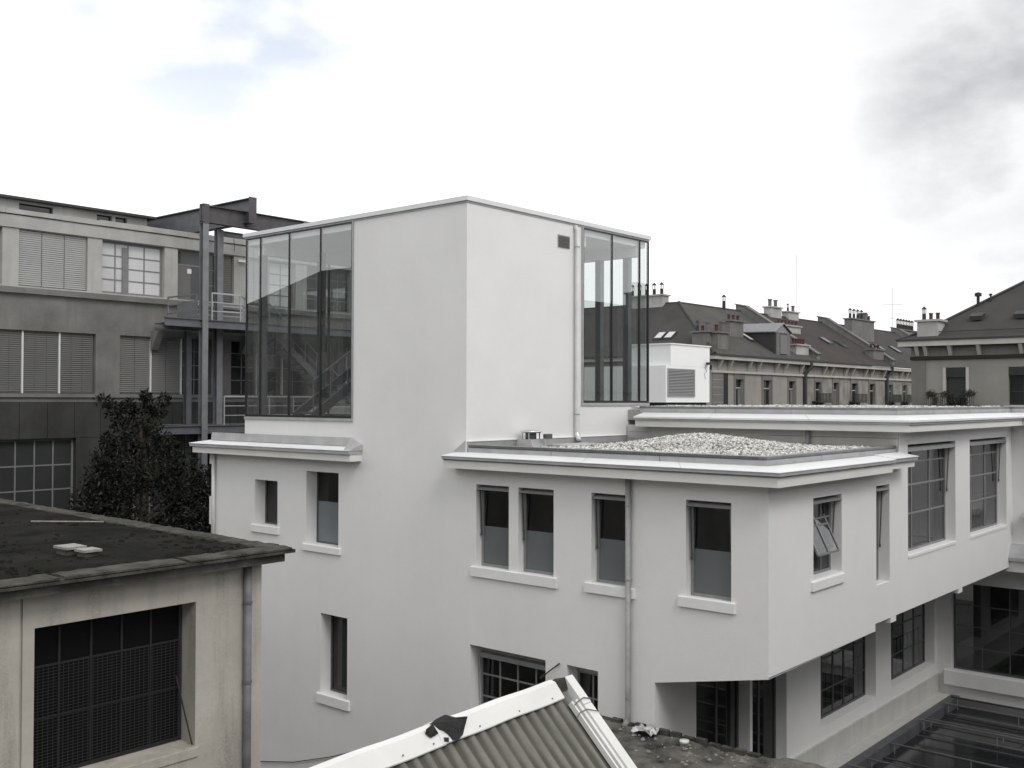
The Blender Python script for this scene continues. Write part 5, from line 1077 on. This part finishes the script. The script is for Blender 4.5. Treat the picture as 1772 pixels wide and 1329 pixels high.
# ================================================================== unseen houses added to shade the courtyard, two of them mirrored in the glass
def block(name, x0, x1, y0, y1, zt, label, ridge='y', roof='slate'):
    t = thing(name, ((x0+x1)/2, (y0+y1)/2, GZ), label, 'building')
    mb = MB(); mb.box(x0, x1, y0, y1, GZ, zt); mb.build('wall', 'stone_render', t)
    mb = MB()
    if ridge == 'y':
        xm = (x0+x1)/2; h = (x1-x0)*.28; mb.hexa([(x0-.4, y0-.4, zt), (x1+.4, y0-.4, zt), (xm, y0+3, zt+h)], [(x0-.4, y1+.4, zt), (x1+.4, y1+.4, zt), (xm, y1-3, zt+h)])
    else:
        ym = (y0+y1)/2; h = (y1-y0)*.28; mb.hexa([(x0-.4, y0-.4, zt), (x0-.4, y1+.4, zt), (x0+3, ym, zt+h)], [(x1+.4, y0-.4, zt), (x1+.4, y1+.4, zt), (x1-3, ym, zt+h)])
    mb.build('roof', roof, t)
    faces = [(Face('X', x0), y0, y1, -1), (Face('Y', y0), x0, x1, -1), (Face('X', x1), y0, y1, 1), (Face('Y', y1), x0, x1, 1)]
    for F, a, b, sg in faces:
        if sg < 0 and not (F.ax == 'Y' and y0 > 0): continue
        u = a+1.6
        while u < b-2.2:
            for z in (zt-3.0, zt-6.4, zt-9.8):
                if z < GZ+.5: continue
                mb = MB(); F.box(mb, u, u+1.2, -.02*sg, -.03*sg, z, z+2.0) if sg > 0 else F.box(mb, u, u+1.2, .02, .03, z, z+2.0); mb.build('window', 'pane_dark', t)
            u += 3.1
    return t
t = block('courtyard_house', -34, -17, 22, 75, 6.6, 'pitched roof house mirrored in the left tower glazing', 'y')
chimney(-20.6, -19.2, 46, 48.4, 7, 11.6, 'chimney_grey', 3, 'grey', 'y', 1.2, t); chimney(-20.6, -19.2, 58, 60, 7, 11, 'chimney_grey', 3, 'red', 'y', 1.0, t)
block('rear_shade_house', -26, -7, -34, 12, 2.4, 'plain rendered house added out of frame to shade the courtyard', 'y')  # added behind the camera to cut sky light on the white walls
t = block('street_house', 46, 140, -34, -17, 4.4, 'long slate roofed house mirrored in the right tower glazing', 'x')
chimney(76, 79, -21, -19.6, 5, 9.4, 'chimney_grey', 4, 'grey', 'x', 1.1, t)
block('side_shade_house', 7, 62, -17, -3.5, .5, 'low rendered house added beside the view to shade the courtyard', 'x')  # added out of view; its height sets how dark the courtyard gets

mo = MB(); r6 = random.Random(12)
for k in range(1500):
    y = yf+.36+(r6.random()**1.6)*8; x = r6.uniform(1.5, xr-.36+sk(y))
    if math.sin(x*1.7+y*.9)*math.sin(y*1.3-x*.6) < -.1 and r6.random() < .75: continue
    s_ = .012+.035*r6.random()**2; z = -1.808; a_ = r6.uniform(0, 6.28); c_, d_ = math.cos(a_)*s_, math.sin(a_)*s_
    mo.hexa([(x+c_*1.3, y+d_, z), (x-d_, y+c_*1.2, z), (x-c_, y-d_, z), (x+d_, y-c_, z)], [(x+c_*.7, y+d_*.6, z+s_*.5), (x-d_*.6, y+c_*.6, z+s_*.6), (x-c_*.6, y-d_*.7, z+s_*.55), (x+d_*.5, y-c_*.6, z+s_*.45)])
tag(mo.build('moss_tufts', 'moss_roof', None), 'dark moss tufts scattered over the near flat roof', 'moss', kind='stuff')
